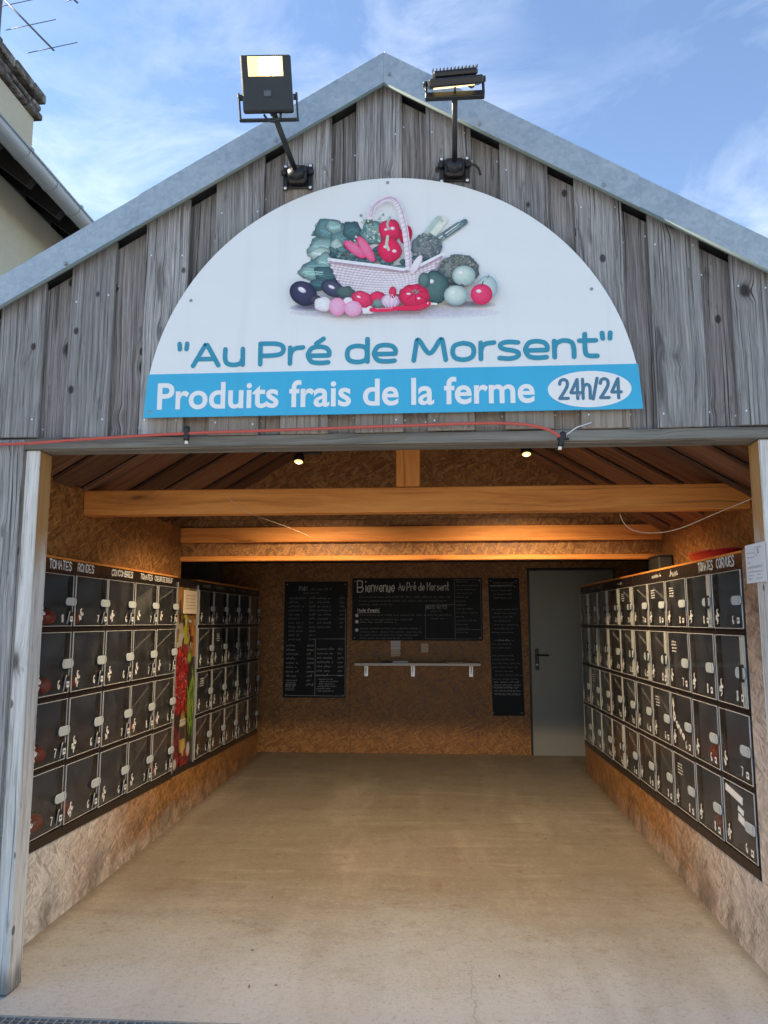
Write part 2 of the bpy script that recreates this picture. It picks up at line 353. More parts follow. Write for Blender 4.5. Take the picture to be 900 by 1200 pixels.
M['sign_white'] = m_signwhite('sign_white', (0.76,0.78,0.77)); M['sign_blue'] = m_signwhite('sign_blue', (0.04,0.40,0.63)); M['sign_teal'] = m_signwhite('sign_teal', (0.03,0.27,0.38))
M['oval_text'] = m_plain('oval_lettering', (0.06,0.17,0.26), 0.4, 0, 0.05)
def m_print():
    t = NT('printed_picture'); a = t.n('VertexColor', layer_name='Col'); n = t.noise(t.pos(), 60, 5, 0.65)
    c = t.mix(t.step(n, 0.3, 0.7, 0.0, 0.28), a.outputs[0], t.mix(0.5, a.outputs[0], (0.02,0.03,0.04)))
    return t.fin(c, 0.35, 0, 0.4)
M['print'] = m_print()
def m_glass():
    t = NT('clear_acrylic'); t.t.nodes.remove(t.b)
    fr = t.n('Fresnel'); fr.inputs[0].default_value = 1.5; n = t.noise(t.pos(), 7, 4, 0.6)
    tr = t.n('BsdfTransparent'); tr.inputs[0].default_value = (0.9,0.91,0.91,1); gl = t.n('BsdfGlossy'); gl.inputs['Roughness'].default_value = 0.06; gl.inputs[0].default_value = (0.9,0.9,0.9,1)
    df = t.n('BsdfDiffuse'); df.inputs[0].default_value = (0.4,0.4,0.4,1)
    mx = t.n('MixShader'); t.L(t.math('MULTIPLY', fr.outputs[0], 1.1), mx.inputs[0]); t.L(tr.outputs[0], mx.inputs[1]); t.L(gl.outputs[0], mx.inputs[2])
    m2 = t.n('MixShader'); t.L(t.step(n, 0.35, 0.75, 0.03, 0.10), m2.inputs[0]); t.L(mx.outputs[0], m2.inputs[1]); t.L(df.outputs[0], m2.inputs[2]); t.L(m2.outputs[0], t.out.inputs[0])
    return t.m
M['glass'] = m_glass()
def m_emit(name, col, st):
    t = NT(name); t.fin(col, 0.4); t.set(t.b.inputs['Emission Color'], col); t.b.inputs['Emission Strength'].default_value = st; return t.m
M['led'] = m_emit('lit_led', (1.0,0.92,0.62), 9.0); M['led_dim'] = m_emit('lit_led_edge', (1.0,0.74,0.34), 0.8); M['lampglow'] = m_emit('lit_lamp', (1.0,0.70,0.26), 0.5); M['lampcore'] = m_emit('lit_lamp_core', (1.0,0.86,0.55), 3.0); M['reflector'] = m_emit('glowing_reflector', (1.0,0.78,0.28), 0.5)
def m_floor():
    t = NT('worn_concrete'); p = t.pos(); s = t.sep(p); n = t.noise(p, 1.3, 6, 0.65); n2 = t.noise(p, 110, 4, 0.7); n3 = t.noise(p, 9, 6, 0.7, 0.6); n4 = t.noise(t.map(p, (2.2,0.5,1)), 1.0, 5, 0.6)
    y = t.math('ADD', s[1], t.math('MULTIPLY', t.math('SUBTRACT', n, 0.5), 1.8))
    dirt_warm = t.step(y, 3.4, 5.0)
    c = t.mix(dirt_warm, (0.46,0.48,0.475), (0.235,0.202,0.160))  # tan inside colours in dirt and warm light, pale front colours in daylight
    c = t.mix(t.step(n4, 0.5, 0.75, 0.0, 0.45), c, (0.46,0.41,0.34))
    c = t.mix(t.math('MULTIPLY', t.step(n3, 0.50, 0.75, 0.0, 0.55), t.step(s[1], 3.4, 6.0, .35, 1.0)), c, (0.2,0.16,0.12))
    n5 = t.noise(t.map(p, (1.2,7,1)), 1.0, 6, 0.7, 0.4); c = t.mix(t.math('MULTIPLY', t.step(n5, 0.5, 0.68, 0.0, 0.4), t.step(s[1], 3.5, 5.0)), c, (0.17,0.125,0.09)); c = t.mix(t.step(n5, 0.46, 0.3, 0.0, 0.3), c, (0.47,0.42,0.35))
    c = t.mix(t.step(n2, 0.45, 0.70, 0.0, 0.42), c, (0.17,0.15,0.125)); c = t.mix(t.step(n2, 0.44, 0.26, 0.0, 0.3), c, (0.62,0.59,0.54))
    # pale worn band by the threshold, daylight put into its colour, and one crack line
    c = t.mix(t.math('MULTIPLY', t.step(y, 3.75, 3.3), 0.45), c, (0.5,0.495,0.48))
    cx = t.math('ADD', s[0], t.math('MULTIPLY', t.math('SUBTRACT', t.noise(t.map(p, (0.1,3,1)), 2.0, 5, 0.6), 0.5), 0.14))
    ck = t.math('MULTIPLY', t.step(t.math('ABSOLUTE', t.math('ADD', cx, -0.13)), 0.006, 0.001), t.step(s[1], 4.1, 3.6))
    c = t.mix(t.math('MULTIPLY', ck, 0.32), c, (0.1,0.085,0.07))
    tr = t.noise(t.map(p, (2.6,0.35,1), (4.4,1.1,0)), 1.0, 5, 0.6, 0.5); c = t.mix(t.step(tr, 0.5, 0.7, 0.0, 0.22), c, (0.21,0.17,0.13)); c = t.mix(t.step(tr, 0.45, 0.3, 0.0, 0.18), c, (0.44,0.40,0.345))
    sp_ = t.vor(p, 5.5); c = t.mix(t.math('MULTIPLY', t.step(sp_['Distance'], 0.07, 0.03), t.math('LESS_THAN', t.sep(sp_['Color'])[0], 0.3)), c, (0.12,0.085,0.06))
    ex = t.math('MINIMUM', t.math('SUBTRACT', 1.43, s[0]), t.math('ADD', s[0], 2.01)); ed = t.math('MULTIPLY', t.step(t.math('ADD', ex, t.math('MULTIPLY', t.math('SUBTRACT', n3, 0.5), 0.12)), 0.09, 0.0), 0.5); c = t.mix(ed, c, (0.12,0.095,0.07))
    g1 = t.noise(p, 38, 5, 0.75); c = t.mix(t.step(g1, 0.52, 0.7, 0.0, 0.42), c, (0.15,0.12,0.09)); c = t.mix(t.step(g1, 0.45, 0.3, 0.0, 0.32), c, (0.5,0.475,0.435))
    g2 = t.noise(t.map(p, (1,1,1), (3,8,0)), 6.5, 6, 0.72, 0.3); c = t.mix(t.math('MULTIPLY', t.step(g2, 0.56, 0.68, 0.0, 0.5), t.step(s[1], 3.5, 4.6, .3, 1)), c, (0.17,0.115,0.075))
    st = t.vor(t.map(p, (1,0.7,1)), 2.3); c = t.mix(t.math('MULTIPLY', t.step(t.math('ADD', st['Distance'], t.math('MULTIPLY', n3, 0.3)), 0.3, 0.17), 0.12), c, (0.15,0.11,0.075))
    t.bump(t.math('ADD', n2, n3), 0.25, 0.004)
    return t.fin(c, t.step(n, 0.3, 0.7, 0.42, 0.68), 0, 0.4)
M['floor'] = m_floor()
def m_asphalt():
    t = NT('asphalt'); p = t.pos(); n = t.noise(p, 90, 4, 0.7); b = t.noise(p, 0.6, 4); c = t.mix(n, (0.07,0.07,0.07), (0.2,0.195,0.19)); c = t.mix(t.step(b, 0.4, 0.7, 0, 0.4), c, (0.15,0.14,0.125)); t.bump(n, 0.4, 0.006); return t.fin(c, 0.85)
M['asphalt'] = m_asphalt()
def m_render():
    t = NT('cream_render'); p = t.pos(); n = t.noise(p, 45, 5, 0.7); b = t.noise(p, 0.9, 4); c = t.mix(n, (0.5,0.45,0.33), (0.66,0.6,0.46)); c = t.mix(t.step(b, 0.4, 0.75, 0, 0.4), c, (0.42,0.37,0.28)); t.bump(n, 0.6, 0.02); return t.fin(c, 0.9, 0, 0.2)
M['render'] = m_render()
def m_stone():
    t = NT('lichen_stone'); p = t.pos(); n = t.noise(p, 9, 6, 0.7); c = t.ramp(n, [(0.3, (0.035,0.03,0.028)), (0.5, (0.13,0.115,0.1)), (0.68, (0.33,0.31,0.27))]); t.bump(n, 0.8, 0.03); return t.fin(c, 0.95, 0, 0.2)
M['stone'] = m_stone()
M['tile'] = m_plain('roof_tile', (0.12,0.075,0.055), 0.85, 0, 0.4, 8)
M['darkwood'] = m_plain('stained_eaves_wood', (0.02,0.017,0.016), 0.8, 0, 0.4, 9)
M['antenna'] = m_plain('antenna_alloy', (0.16,0.14,0.15), 0.5, 0.4)
M['door'] = m_plain('grey_painted_steel', (0.26,0.262,0.235), 0.5, 0.0, 0.14, 2.5)
M['shelf'] = m_plain('white_melamine', (0.72,0.68,0.64), 0.45, 0, 0.05)
def m_tomato(name, a, b):
    t = NT(name); n = t.noise(t.obj(), 9, 3); return t.fin(t.mix(n, a, b), 0.28, 0, 0.5)
M['tomato'] = m_tomato('tomato_skin', (0.5,0.03,0.015), (0.62,0.09,0.03)); M['stem'] = m_plain('tomato_stem', (0.05,0.12,0.02), 0.7); M['greenveg'] = m_tomato('cucumber_skin', (0.03,0.12,0.025), (0.07,0.2,0.04)); M['yellowveg'] = m_tomato('pale_squash', (0.4,0.42,0.08), (0.3,0.35,0.06))

# ------------------------------------------------------------------ hand lettering (single stroke glyphs on a 0-9 grid: baseline 2, x-height 6, cap 9)
GL = {'A':'023962|1555','B':'0209|~094958564505|~055564534202','C':'~68493918070413324253','D':'0209|~09496865433202','E':'69090262|0555','F':'690902|0555',
'G':'~6849391807041332526465|6545','I':'0902','J':'~59532213','L':'090262','M':'0209356962','N':'02096269','O':'~3918070413325364675839','P':'0209|~094968564505','R':'0209|~094968564505|3562',
'S':'~684929181726556453422203','T':'0969|3932','U':'~09041332536469','V':'093269','X':'0962|6902','Z':'09690262',
'a':'~56361504133253|5652','b':'0902|~0536465553321203','c':'~55361504133253','d':'5952|~55361504133253','e':'~04545546361504133253','f':'~49382722|0646','g':'~55361504133253|~5651403011','h':'0902|~0526465452',
'i':'1612|1819','j':'~26211001|2829','k':'0902|4604|1542','l':'0902','m':'0602|~0526363432|~3546565452','n':'0602|~0526465452','o':'~261504133243545546','p':'0600|~0536465553321203','r':'0602|~052646',
's':'~553615244453321203','t':'~29232242|0646','u':'~0604123244|4642','v':'062246','w':'0612344266','x':'0642|4602','y':'0622|4610','z':'06460242',
'0':'~3918070413325364675839','1':'173932','2':'~0728395745231202|0262','3':'~0839585635|~3564533203','4':'390464|4642','5':'590906|~064655532203','6':'~4918051332535435','7':'096922','8':'~3517193959473514133253554535','9':'~5857371708193959565332',
'\u20ac':'~6849281714233252|0636|0535','-':'0545','.':'1213',"'":'1917','"':'1917|3937','/':'0249'}
GL['o'] = '~26150413324354554626'; GL['\u00e9'] = GL['e']+'|2749'
def glyph(ch):
    out = []
    for st in GL.get(ch, '').split('|'):
        cur = st.startswith('~'); st = st.lstrip('~'); st = st[:len(st)//2*2]
        p = [(int(st[i])/7.0, (int(st[i+1])-2)/7.0) for i in range(0, len(st), 2)]
        if len(p) < 2: continue
        out.append(catmull(p, 4) if cur and len(p) > 2 else p)
    return out
def catmull(p, n):
    q = [p[0]] + p + [p[-1]]; r = []
    for i in range(1, len(q)-2):
        a, b, c, d = q[i-1], q[i], q[i+1], q[i+2]
        for k in range(n):
            t = k/n
            r.append(tuple(0.5*(2*b[j] + (c[j]-a[j])*t + (2*a[j]-5*b[j]+4*c[j]-d[j])*t*t + (3*b[j]-a[j]-3*c[j]+d[j])*t**3) for j in range(len(b))))
    return r + [p[-1]]
def strokes(text, x, z, h, wf=0.8, jit=0.03, slant=0.0, gap=0.28):
    """list of polylines in metres for hand-written text starting at x, baseline z, cap height h; also returns end x"""
    out = []
    for ch in text:
        if ch == ' ': x += h*wf*0.55; continue
        g = glyph(ch); dz = random.uniform(-jit, jit)*h; mx = 0
        for s in g:
            out.append([(x + (u + v*slant)*h*wf + random.uniform(-jit, jit)*h*.6, z + v*h + dz + random.uniform(-jit, jit)*h*.6) for u, v in s]); mx = max(mx, max(u for u, v in s))
        x += (mx + gap)*h*wf
    return out, x
LAY = [0]
def ribbon(mb, line, w, to3, caps=True, mat=0):
    """flat ribbon of width w along a 2-d polyline; to3 maps (u, v) to a point"""
    n = len(line)
    if n < 2: return
    LAY[0] = (LAY[0]+1) % 50; e_ = 1.5e-5*LAY[0]; o_ = Vector(to3(line[0][0], line[0][1]))
    nv = (Vector(to3(line[0][0]+.01, line[0][1]))-o_).cross(Vector(to3(line[0][0], line[0][1]+.01))-o_).normalized()*e_; base3 = to3
    sg = [0]; un = nv.normalized()*2e-5; to3 = lambda u, v: tuple(Vector(base3(u, v))+nv+un*sg[0])
    L, Rr = [], []
    for i in range(n):
        a = line[max(i-1, 0)]; b = line[min(i+1, n-1)]; dx, dy = b[0]-a[0], b[1]-a[1]; l = math.hypot(dx, dy) or 1e-9; nx, ny = -dy/l*w/2, dx/l*w/2
        L.append((line[i][0]+nx, line[i][1]+ny)); Rr.append((line[i][0]-nx, line[i][1]-ny))
    def cap(c, a0):
        return [(c[0]+math.cos(a0+k*PI/5)*w/2, c[1]+math.sin(a0+k*PI/5)*w/2) for k in range(1, 5)]
    for i in range(n-1):
        sg[0] = i % 60
        try: mb.face([to3(*q) for q in (Rr[i], Rr[i+1], L[i+1], L[i])], mat)
        except ValueError: pass
    if caps:
        for e, o in ((0, 1), (n-1, n-2)):
            sg[0] = 62 if e else 64
            c = line[e]; ang = math.atan2(c[1]-line[o][1], c[0]-line[o][0])
            pts = [(c[0]+math.cos(ang-PI/2+k*PI/5)*w/2, c[1]+math.sin(ang-PI/2+k*PI/5)*w/2) for k in range(6)]
            mb.face([to3(*q) for q in pts], mat)
def scribble(mb, x, z, length, h, w, to3):
    """an unreadable run of hand writing: word-like wavy strokes"""
    e = x + length
    while x < e - h*0.5:
        wl = min(random.uniform(1.5, 6.0)*h, e-x); p = []; k = 0
        while k*h*0.32 < wl:
            p.append((x + k*h*0.32 + random.uniform(-.1,.1)*h, z + (h*random.uniform(.55, 1.25 if random.random() < .25 else .8) if k % 2 else h*random.uniform(-.15 if random.random() < .15 else 0, .25)))); k += 1
        if len(p) > 1: ribbon(mb, p, w, to3, False)
        x += wl + h*0.7

# ================================================================== the setting: ground and shop floor
YF = 3.40                                    # front face of the facade
def fz(y): return -0.045 + 0.016*(y-3.9)     # the concrete floor rises gently towards the back
def sheet(name, mat, x0, x1, y0, y1, dz=0.0, flat=None):
    mb = MB(); f = (lambda y: flat) if flat is not None else (lambda y: fz(y)+dz)
    mb.face([(x0,y0,f(y0)),(x1,y0,f(y0)),(x1,y1,f(y1)),(x0,y1,f(y1))], uvs=[(x0,y0),(x1,y0),(x1,y1),(x0,y1)])
    return mb.build(name, mat, None, 'structure')
mb = MB()
for x0, x1, y0, y1 in ((-600,600,-600,-7.0), (-600,600,9.4,900), (-600,-2.9,-7.0,9.4), (2.9,600,-7.0,9.4)):
    mb.face([(x0,y0,-0.075),(x1,y0,-0.075),(x1,y1,-0.075),(x0,y1,-0.075)])
mb.face([(-2.9,-7.0,-0.16),(2.9,-7.0,-0.16),(2.9,9.4,-0.16),(-2.9,9.4,-0.16)])
mb.build('ground', M['asphalt'], None, 'structure')
# concrete slab with a real front edge beside the drain
mb = MB(); y0, y1 = 3.262, 9.4
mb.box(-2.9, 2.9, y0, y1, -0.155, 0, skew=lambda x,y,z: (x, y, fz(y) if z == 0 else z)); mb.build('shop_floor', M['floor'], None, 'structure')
mb = MB(); mb.box(-2.9, 2.9, -7.0, 3.10, -0.155, fz(3.0)); mb.build('bounce_drive', M['floor'], None, 'structure')  # unseen pale concrete, added in front to bounce light indoors

dr = thing('drain_grate', (-1.2, 3.18, fz(3.2)), 'galvanised drain grating across the threshold in front of the shop floor', 'drain grate')
mb = MB(); mb.box(-1.6, 4.0, -.076, -.070, -.045, .002); mb.box(-1.6, 4.0, .070, .076, -.045, .002); mb.build('frame', M['zinc'], dr)
mb = MB()
for k in range(160):
    x = -1.58 + k*.035; mb.box(x, x+.004, -.0695, .0695, -.03, .0)
mb.build('bar', M['zinc'], dr, 'stuff')
mb = MB()
for k in range(5):
    y = -.052 + k*.026; mb.box(-1.59, 3.99, y, y+.003, -.029, -.004)
mb.build('cross_bar', M['zinc'], dr, 'stuff')

# ================================================================== the shed
RX, SL = -0.234, 0.584                       # ridge line x, roof slope
TOPZ = 4.133
def roofz(x, top=TOPZ): return top - SL*abs(x-RX)
shed = thing('farm_shop_shed', (0, 3.4, -0.05), 'open fronted timber farm shop with grey vertical boards and a pitched metal roof', 'shed')
B0 = Vector((0, 3.4, -0.05))
def sp(name, mb, mat, kind=None): 
    o = mb.build(name, mat, shed, kind); o.matrix_parent_inverse = Matrix.Translation(-B0); return o
edges = [-2.55,-2.37,-2.21,-2.02,-1.835,-1.691,-1.507,-1.337,-1.158,-1.016,-.814,-.69,-.499,-.352,-.163,-.031,.152,.306,.497,.638,.821,.961,1.156,1.305,1.452,1.6,1.76,1.92]
nail = MB()
for i in range(len(edges)-1):
    a, b = edges[i], edges[i+1]
    proud = (i % 2 == 1)
    if proud: a -= .012; b += .012; y0, y1 = YF-.022, YF
    else: a -= .008; b += .008; y0, y1 = YF+.010, YF+.032
    zt = 4.003 if proud else 3.980
    tl = random.uniform(-.004, .004)
    za, zb = roofz(a, zt), roofz(b, zt)
    zbot = 2.33 + random.uniform(-.004, .004)
    a += tl; b += tl; poly = [(a-tl, zbot), (b-tl, zbot+random.uniform(-.003,.003)), (b, zb)]
    za, zb = roofz(a, zt), roofz(b, zt); poly[2] = (b, zb)
    if a < RX < b: poly.append((RX, zt))
    poly.append((a, za))
    full = b < -1.95
    if full or a > 1.46: poly[0] = (a, -0.1); poly[1] = (b, -0.1)
    mb = MB(); mb.prism(poly, 1, y0, y1, 0.003, 2)
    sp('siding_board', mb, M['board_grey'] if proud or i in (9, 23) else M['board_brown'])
    for z in (zbot+.06, (za if not proud else za)-.16):
        for x in (a+.028, b-.028):
            if random.random() < .8:
                q = z+random.uniform(-.02,.02); nail.box(x-.003, x+.003, y0-.0015, y0+.002, q, q+.007)
sp('nail', nail, M['nail'], 'stuff')
# left return board below the lintel, posts and lintel
mb = MB(); mb.box(-2.02, -1.884, YF-.02, YF+.004, -.1, 2.322, .004); sp('siding_board', mb, M['board_grey'])
mb = MB(); mb.box(-1.882, -1.815, YF, YF+.118, fz(3.45)+.005, 2.275, .005); sp('post', mb, M['jamb'])
mb = MB(); mb.box(-2.02, -1.884, YF+.006, YF+.10, -.06, 2.275, .004); sp('post', mb, M['jamb'])
mb = MB(); mb.box(1.374, 1.455, YF, YF+.118, fz(3.45)+.005, 2.275, .005); sp('post', mb, M['jamb'])
mb = MB(); mb.box(1.457, 1.62, YF-.018, YF+.006, -.1, 2.322, .004); sp('siding_board', mb, M['board_grey'])
mb = MB(); mb.box(-2.02, 1.6, YF-.012, YF+.022, 2.278, 2.327, .004, 0); sp('lintel_board', mb, M['lintel'])
mb = MB(); mb.box(-2.0, 1.6, YF+.024, YF+.122, 2.276, 2.47, .004, 0); sp('lintel_beam', mb, M['lintel'])
mb = MB(); mb.prism([(-2.3, 2.34), (1.85, 2.34), (1.85, roofz(1.85, 3.96)), (RX, 3.96), (-2.3, roofz(-2.3, 3.96))], 1, YF+.126, YF+.145); sp('gable_lining', mb, M['darkwood'])  # lining coloured dark so the gap above the boards reads as shade

# galvanised verge trims: folded flashing with a rolled lip, lap joint and screws
def verge(side):
    L = 2.75; ang = math.atan(SL)*side
    base = Vector((RX, 0, TOPZ-.05))
    rot = Matrix.Translation(base) @ Matrix.Rotation(ang, 4, 'Y')
    sx = side
    def bx(mb, u0, u1, y0, y1, z0, z1, bev=.002): mb.box(*(sorted((u0*sx, u1*sx))), y0, y1, z0, z1, bev, 0, rot)
    H = .142
    mb = MB(); V = .158
    def vp(x0, x1, y0, y1, dt, db):
        X0, X1 = RX+sx*x0, RX+sx*x1; mb.prism([(X0, roofz(X0)-dt), (X1, roofz(X1)-dt), (X1, roofz(X1)-V+db), (X0, roofz(X0)-V+db)], 1, y0, y1, .0015, 0)
    vp(.0, 1.14, 3.325, 3.345, 0, 0); vp(1.125, 2.4, 3.329, 3.349, .001, .002)
    X1 = RX+sx*2.4; mb.prism([(RX, roofz(RX)+.007), (X1, roofz(X1)+.007), (X1, roofz(X1)+.0005), (RX, roofz(RX)+.0005)], 1, 3.347, 3.62, 0, 0)
    lz = lambda x: (RX+sx*x, 3.333, roofz(RX+sx*x)-V); v_ = sp('verge_trim', mb, M['galv']); mb = MB(); mb.tube([lz(0), lz(1.14)], .009, 8)
    mb.tube([lz(1.125), lz(2.4)], .0085, 8)
    mb.build('folded_lip', M['lip'], v_); v = v_
    for u in ((.012, .62, 1.75) if side < 0 else (.55, 1.18, 2.1)):
        s = MB(); c = rot @ Vector((u*sx, 3.322, -H+.07)); s.lathe([(0,0.004),(.006,.004),(.009,0),(.009,-.004)], 8, Matrix.Translation(c) @ Matrix.Rotation(R(90), 4, 'X'))
        o = s.build('screw', M['screw'], v)
    # roof sheet behind
    X2 = RX+sx*2.75; mb = MB(); mb.prism([(RX, roofz(RX)-.005), (X2, roofz(X2)-.005), (X2, roofz(X2)-.05), (RX, roofz(RX)-.05)], 1, 3.352, 9.5, 0, 0); sp('roof_sheet', mb, M['galv'])
    mb = MB(); bx(mb, .06, 2.6, 3.36, 3.38, -.07, -.012); sp('barge_board', mb, M['darkwood'])
verge(-1); verge(1)
# outer skin that shuts the daylight out
for x0, x1 in ((-2.62, -2.58), (2.36, 2.40)):
    mb = MB(); mb.box(x0, x1, YF+.15, 9.3, -.1, 2.72 if x0 < 0 else 2.68); sp('side_wall', mb, M['lintel'])
YB, YP, YT = 9.05, 6.13, 4.36                # back wall, header partition, tie beam
mb = MB(); mb.box(-2.57, 2.35, YB+.012, YB+.10, -.08, 3.2); sp('back_wall', mb, M['lintel'])
mb = MB(); mb.prism([(-2.6, roofz(-2.6, 4.1)-.02), (-2.6, 2.5), (2.38, 2.5), (2.38, roofz(2.38, 4.1)-.02), (RX, 4.08)], 1, 9.2, 9.25); sp('back_gable', mb, M['lintel'])
# OSB back wall panels (joint between them), left and right of the door
for x0, x1 in ((-2.56, -1.02), (-1.017, 1.0)):
    mb = MB(); mb.box(x0, x1, YB, YB+.011, 0.02, 2.25, .001); sp('osb_panel', mb, M['osb'])
mb = MB(); mb.box(1.003, 2.35, YB, YB+.011, 2.085, 2.25, .001); sp('osb_panel', mb, M['osb'])
mb = MB(); mb.box(1.98, 2.35, YB, YB+.011, 0.02, 2.082, .001); sp('osb_panel', mb, M['osb'])
# low ceiling of the rear bay and header partition
mb = MB(); mb.box(-2.57, 2.35, YP+.05, YB-.002, 2.17, 2.20); sp('rear_ceiling', mb, M['darkwood'])
CEZ = 3.30
def cz(x, off=0): return CEZ + off - SL*abs(x-RX)
mb = MB(); mb.prism([(-2.56, 2.30), (2.34, 2.30), (2.34, 2.32), (1.75, cz(1.75, .2)), (RX, CEZ+.2), (-2.1, cz(-2.1, .2)), (-2.56, 2.32)], 1, YP, YP+.02); sp('osb_panel', mb, M['osb'])
mb = MB(); mb.box(-2.56, 2.34, YP, YP+.02, 2.232, 2.298, .001, 0); sp('osb_panel', mb, M['osb'])
mb = MB(); mb.box(-2.049, 1.70, YP-.045, YP-.001, 2.118, 2.236, .004, 0); sp('cross_beam', mb, M['pine'])
mb = MB(); mb.box(-2.56, 2.34, YP-.006, YP+.014, 2.012, 2.1165, .001, 0); sp('osb_panel', mb, M['osb'])
mb = MB(); mb.box(-2.56, 2.34, YP-.03, YP+.045, 1.972, 2.01, .003, 0); sp('header_trim', mb, M['pine'])
# side OSB walls above the lockers
XL, XR = -2.01, 1.43
for y0, y1 in ((YF+.13, 5.0), (5.003, YP)):
    mb = MB(); mb.box(-2.062, -2.05, y0, y1, 1.80, 2.26, .001, 2); sp('osb_panel', mb, M['osb'])
    mb = MB(); mb.box(1.70, 1.712, y0, y1, 1.80, 2.235, .001, 2); sp('osb_panel', mb, M['osb'])
# closing strips above the wall panels up to the ceiling void
mb = MB(); mb.box(-2.30, -2.064, YF+.15, YP-.01, 1.95, 2.0); sp('wall_plate', mb, M['darkwood'])
mb = MB(); mb.box(1.714, 2.0, YF+.15, YP-.01, 1.95, 2.0); sp('wall_plate', mb, M['darkwood'])
# OSB plinths under the lockers, following floor
def plinth(x0, x1, y0, y1, zt0, zt1):
    def sk(x, y, z):
        t = (y-3.8)/(8.75-3.8); top = zt0+(zt1-zt0)*t
        return (x, y, fz(y)-.01 if z == 0 else top)
    mb = MB(); mb.box(x0, x1, y0, y1, 0, 1, 0, 2, None, sk); return sp('osb_panel', mb, M['osb_low'])
plinth(XL-.03, XL, YF+.12, 6.2, .376, .289); plinth(XL-.03, XL, 6.203, 8.77, .376, .289)
plinth(XR, XR+.03, YF+.12, 6.0, .343, .283); plinth(XR, XR+.03, 6.003, 8.15, .343, .283)
# OSB strip between right post and lockers
mb = MB(); mb.box(XR+.002, XR+.02, YF+.12, 3.824, .345, 1.835, .001); sp('osb_panel', mb, M['osb_low'])
mb = MB(); mb.box(XL-.02, XL-.002, YF+.12, 3.788, .378, 1.835, .001); sp('osb_panel', mb, M['osb_low'])
# tie beam, king post
mb = MB(); mb.box(-2.049, 1.70, YT, YT+.10, 2.107, 2.25, .005, 0); sp('tie_beam', mb, M['pine'])
mb = MB(); mb.box(-.237, -.102, YT+.01, YT+.09, 2.252, CEZ-.02, .004, 2); sp('king_post', mb, M['pine'])
# ceiling planks up the slope, alternately lapped
y = YF+.15; k = 0
while y < YP-.02:
    w = (.30, .155, .19, .15)[k % 4] if y < 5.4 else (.16, .14)[k % 2]
    for side in (-1, 1):
        ang = math.atan(SL)*side; rot = Matrix.Translation((RX, 0, CEZ)) @ Matrix.Rotation(ang, 4, 'Y')
        up = .0 if k % 2 == 0 else .028
        u0, u1 = sorted((.005*side, 2.45*side)); mb = MB(); mb.box(u0, u1, y-(.012 if k % 2 == 0 else -.004), min(y+w+(.012 if k % 2 == 0 else -.004), YP-.003), up, up+.022, .003, 0, rot)
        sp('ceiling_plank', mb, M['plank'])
    y += w; k += 1

# ================================================================== sign board
SY = YF-.052
cx, r0, zb = -.218, 1.104, 2.404
sign = thing('shop_sign', (cx, SY, zb), 'big white and blue half round sign reading Au Pr\u00e9 de Morsent above the opening', 'sign')
SM = Matrix.Translation((-cx, -SY, -zb))
def spart(name, mb, mat, kind=None):
    o = mb.build(name, mat, sign, kind); o.matrix_parent_inverse = SM; return o
BT = 2.605                                   # top of blue band
arc = [(cx + 1.098*math.cos(a), zb + 1.108*math.sin(a)) for a in [PI*k/96 for k in range(97)]]
up_ = [q for q in arc if q[1] > BT]; xb = 1.098*math.sqrt(1-((BT-zb)/1.108)**2)
mb = MB(); mb.prism([(cx+xb, BT)]+up_+[(cx-xb, BT)], 1, SY, SY+.004); spart('white_panel', mb, M['sign_white'])
mb = MB(); mb.prism([(cx-1.1, zb), (cx+1.1, zb), (cx+xb+.006, BT-.0005), (cx-xb-.006, BT-.0005)], 1, SY-.001, SY+.004); spart('blue_band', mb, M['sign_blue'])
mb = MB()
for x, z in ((cx, 3.49), (cx-1.07, 2.43), (cx+.83, 2.47), (cx-.9, 2.95), (cx+.9, 2.95)): mb.lathe([(0,.003),(.006,.002),(.008,0)], 8, Matrix.Translation((x, SY-.001, z)) @ Matrix.Rotation(R(90), 4, 'X'))
spart('fixing_screw', mb, M['screw'])
def text_mesh(name, body, x0, x1, z0, h, mat, bold, y, parent, skew=0.0):
    c = bpy.data.curves.new(name, 'FONT'); c.body = body; c.offset = bold; c.size = 1; c.shear = 0; c.resolution_u = 6
    o = bpy.data.objects.new(name, c); COL.objects.link(o); dg = bpy.context.evaluated_depsgraph_get()
    me = bpy.data.meshes.new_from_object(o.evaluated_get(dg)); bpy.data.objects.remove(o)
    co = np.array([v.co[:] for v in me.vertices]); lo = co.min(0); hi = co.max(0)
    for v in me.vertices:
        v.co = (x0 + (v.co.x-lo[0])/(hi[0]-lo[0])*(x1-x0), y, z0 + (v.co.y)*h/0.66)
    bm = bmesh.new(); bm.from_mesh(me); bm.verts.ensure_lookup_table(); seen = set(); isl = []
    for v in bm.verts:
        if v.index in seen: continue
        st_ = [v]; cur = []; seen.add(v.index)
        while st_:
            w = st_.pop(); cur.append(w)
            for e in w.link_edges:
                u = e.other_vert(w)
                if u.index not in seen: seen.add(u.index); st_.append(u)
        isl.append(cur)
    isl = sorted(isl, key=lambda c_: min(v.co.x for v in c_)); groups = []
    for c_ in isl:
        lo_, hi_ = min(v.co.x for v in c_), max(v.co.x for v in c_)
        if groups and min(hi_, groups[-1][1])-max(lo_, groups[-1][0]) > .6*min(hi_-lo_, groups[-1][1]-groups[-1][0]): groups[-1][2].extend(c_); groups[-1][1] = max(hi_, groups[-1][1])
        else: groups.append([lo_, hi_, list(c_)])
    for lo_, hi_, vs in groups:
        S_ = set(vs); g = MB(); mp = {v: g.bm.verts.new(v.co) for v in vs}
        for f in bm.faces:
            if f.verts[0] in S_: g.bm.faces.new([mp[v] for v in f.verts])
        spart('letter', g, mat)
    bm.free(); bpy.data.meshes.remove(me)
def SPX(px, py): q = hitp(px, py, 1, SY); return q.x, q.z
a = SPX(184, 480); b = SPX(627, 474)
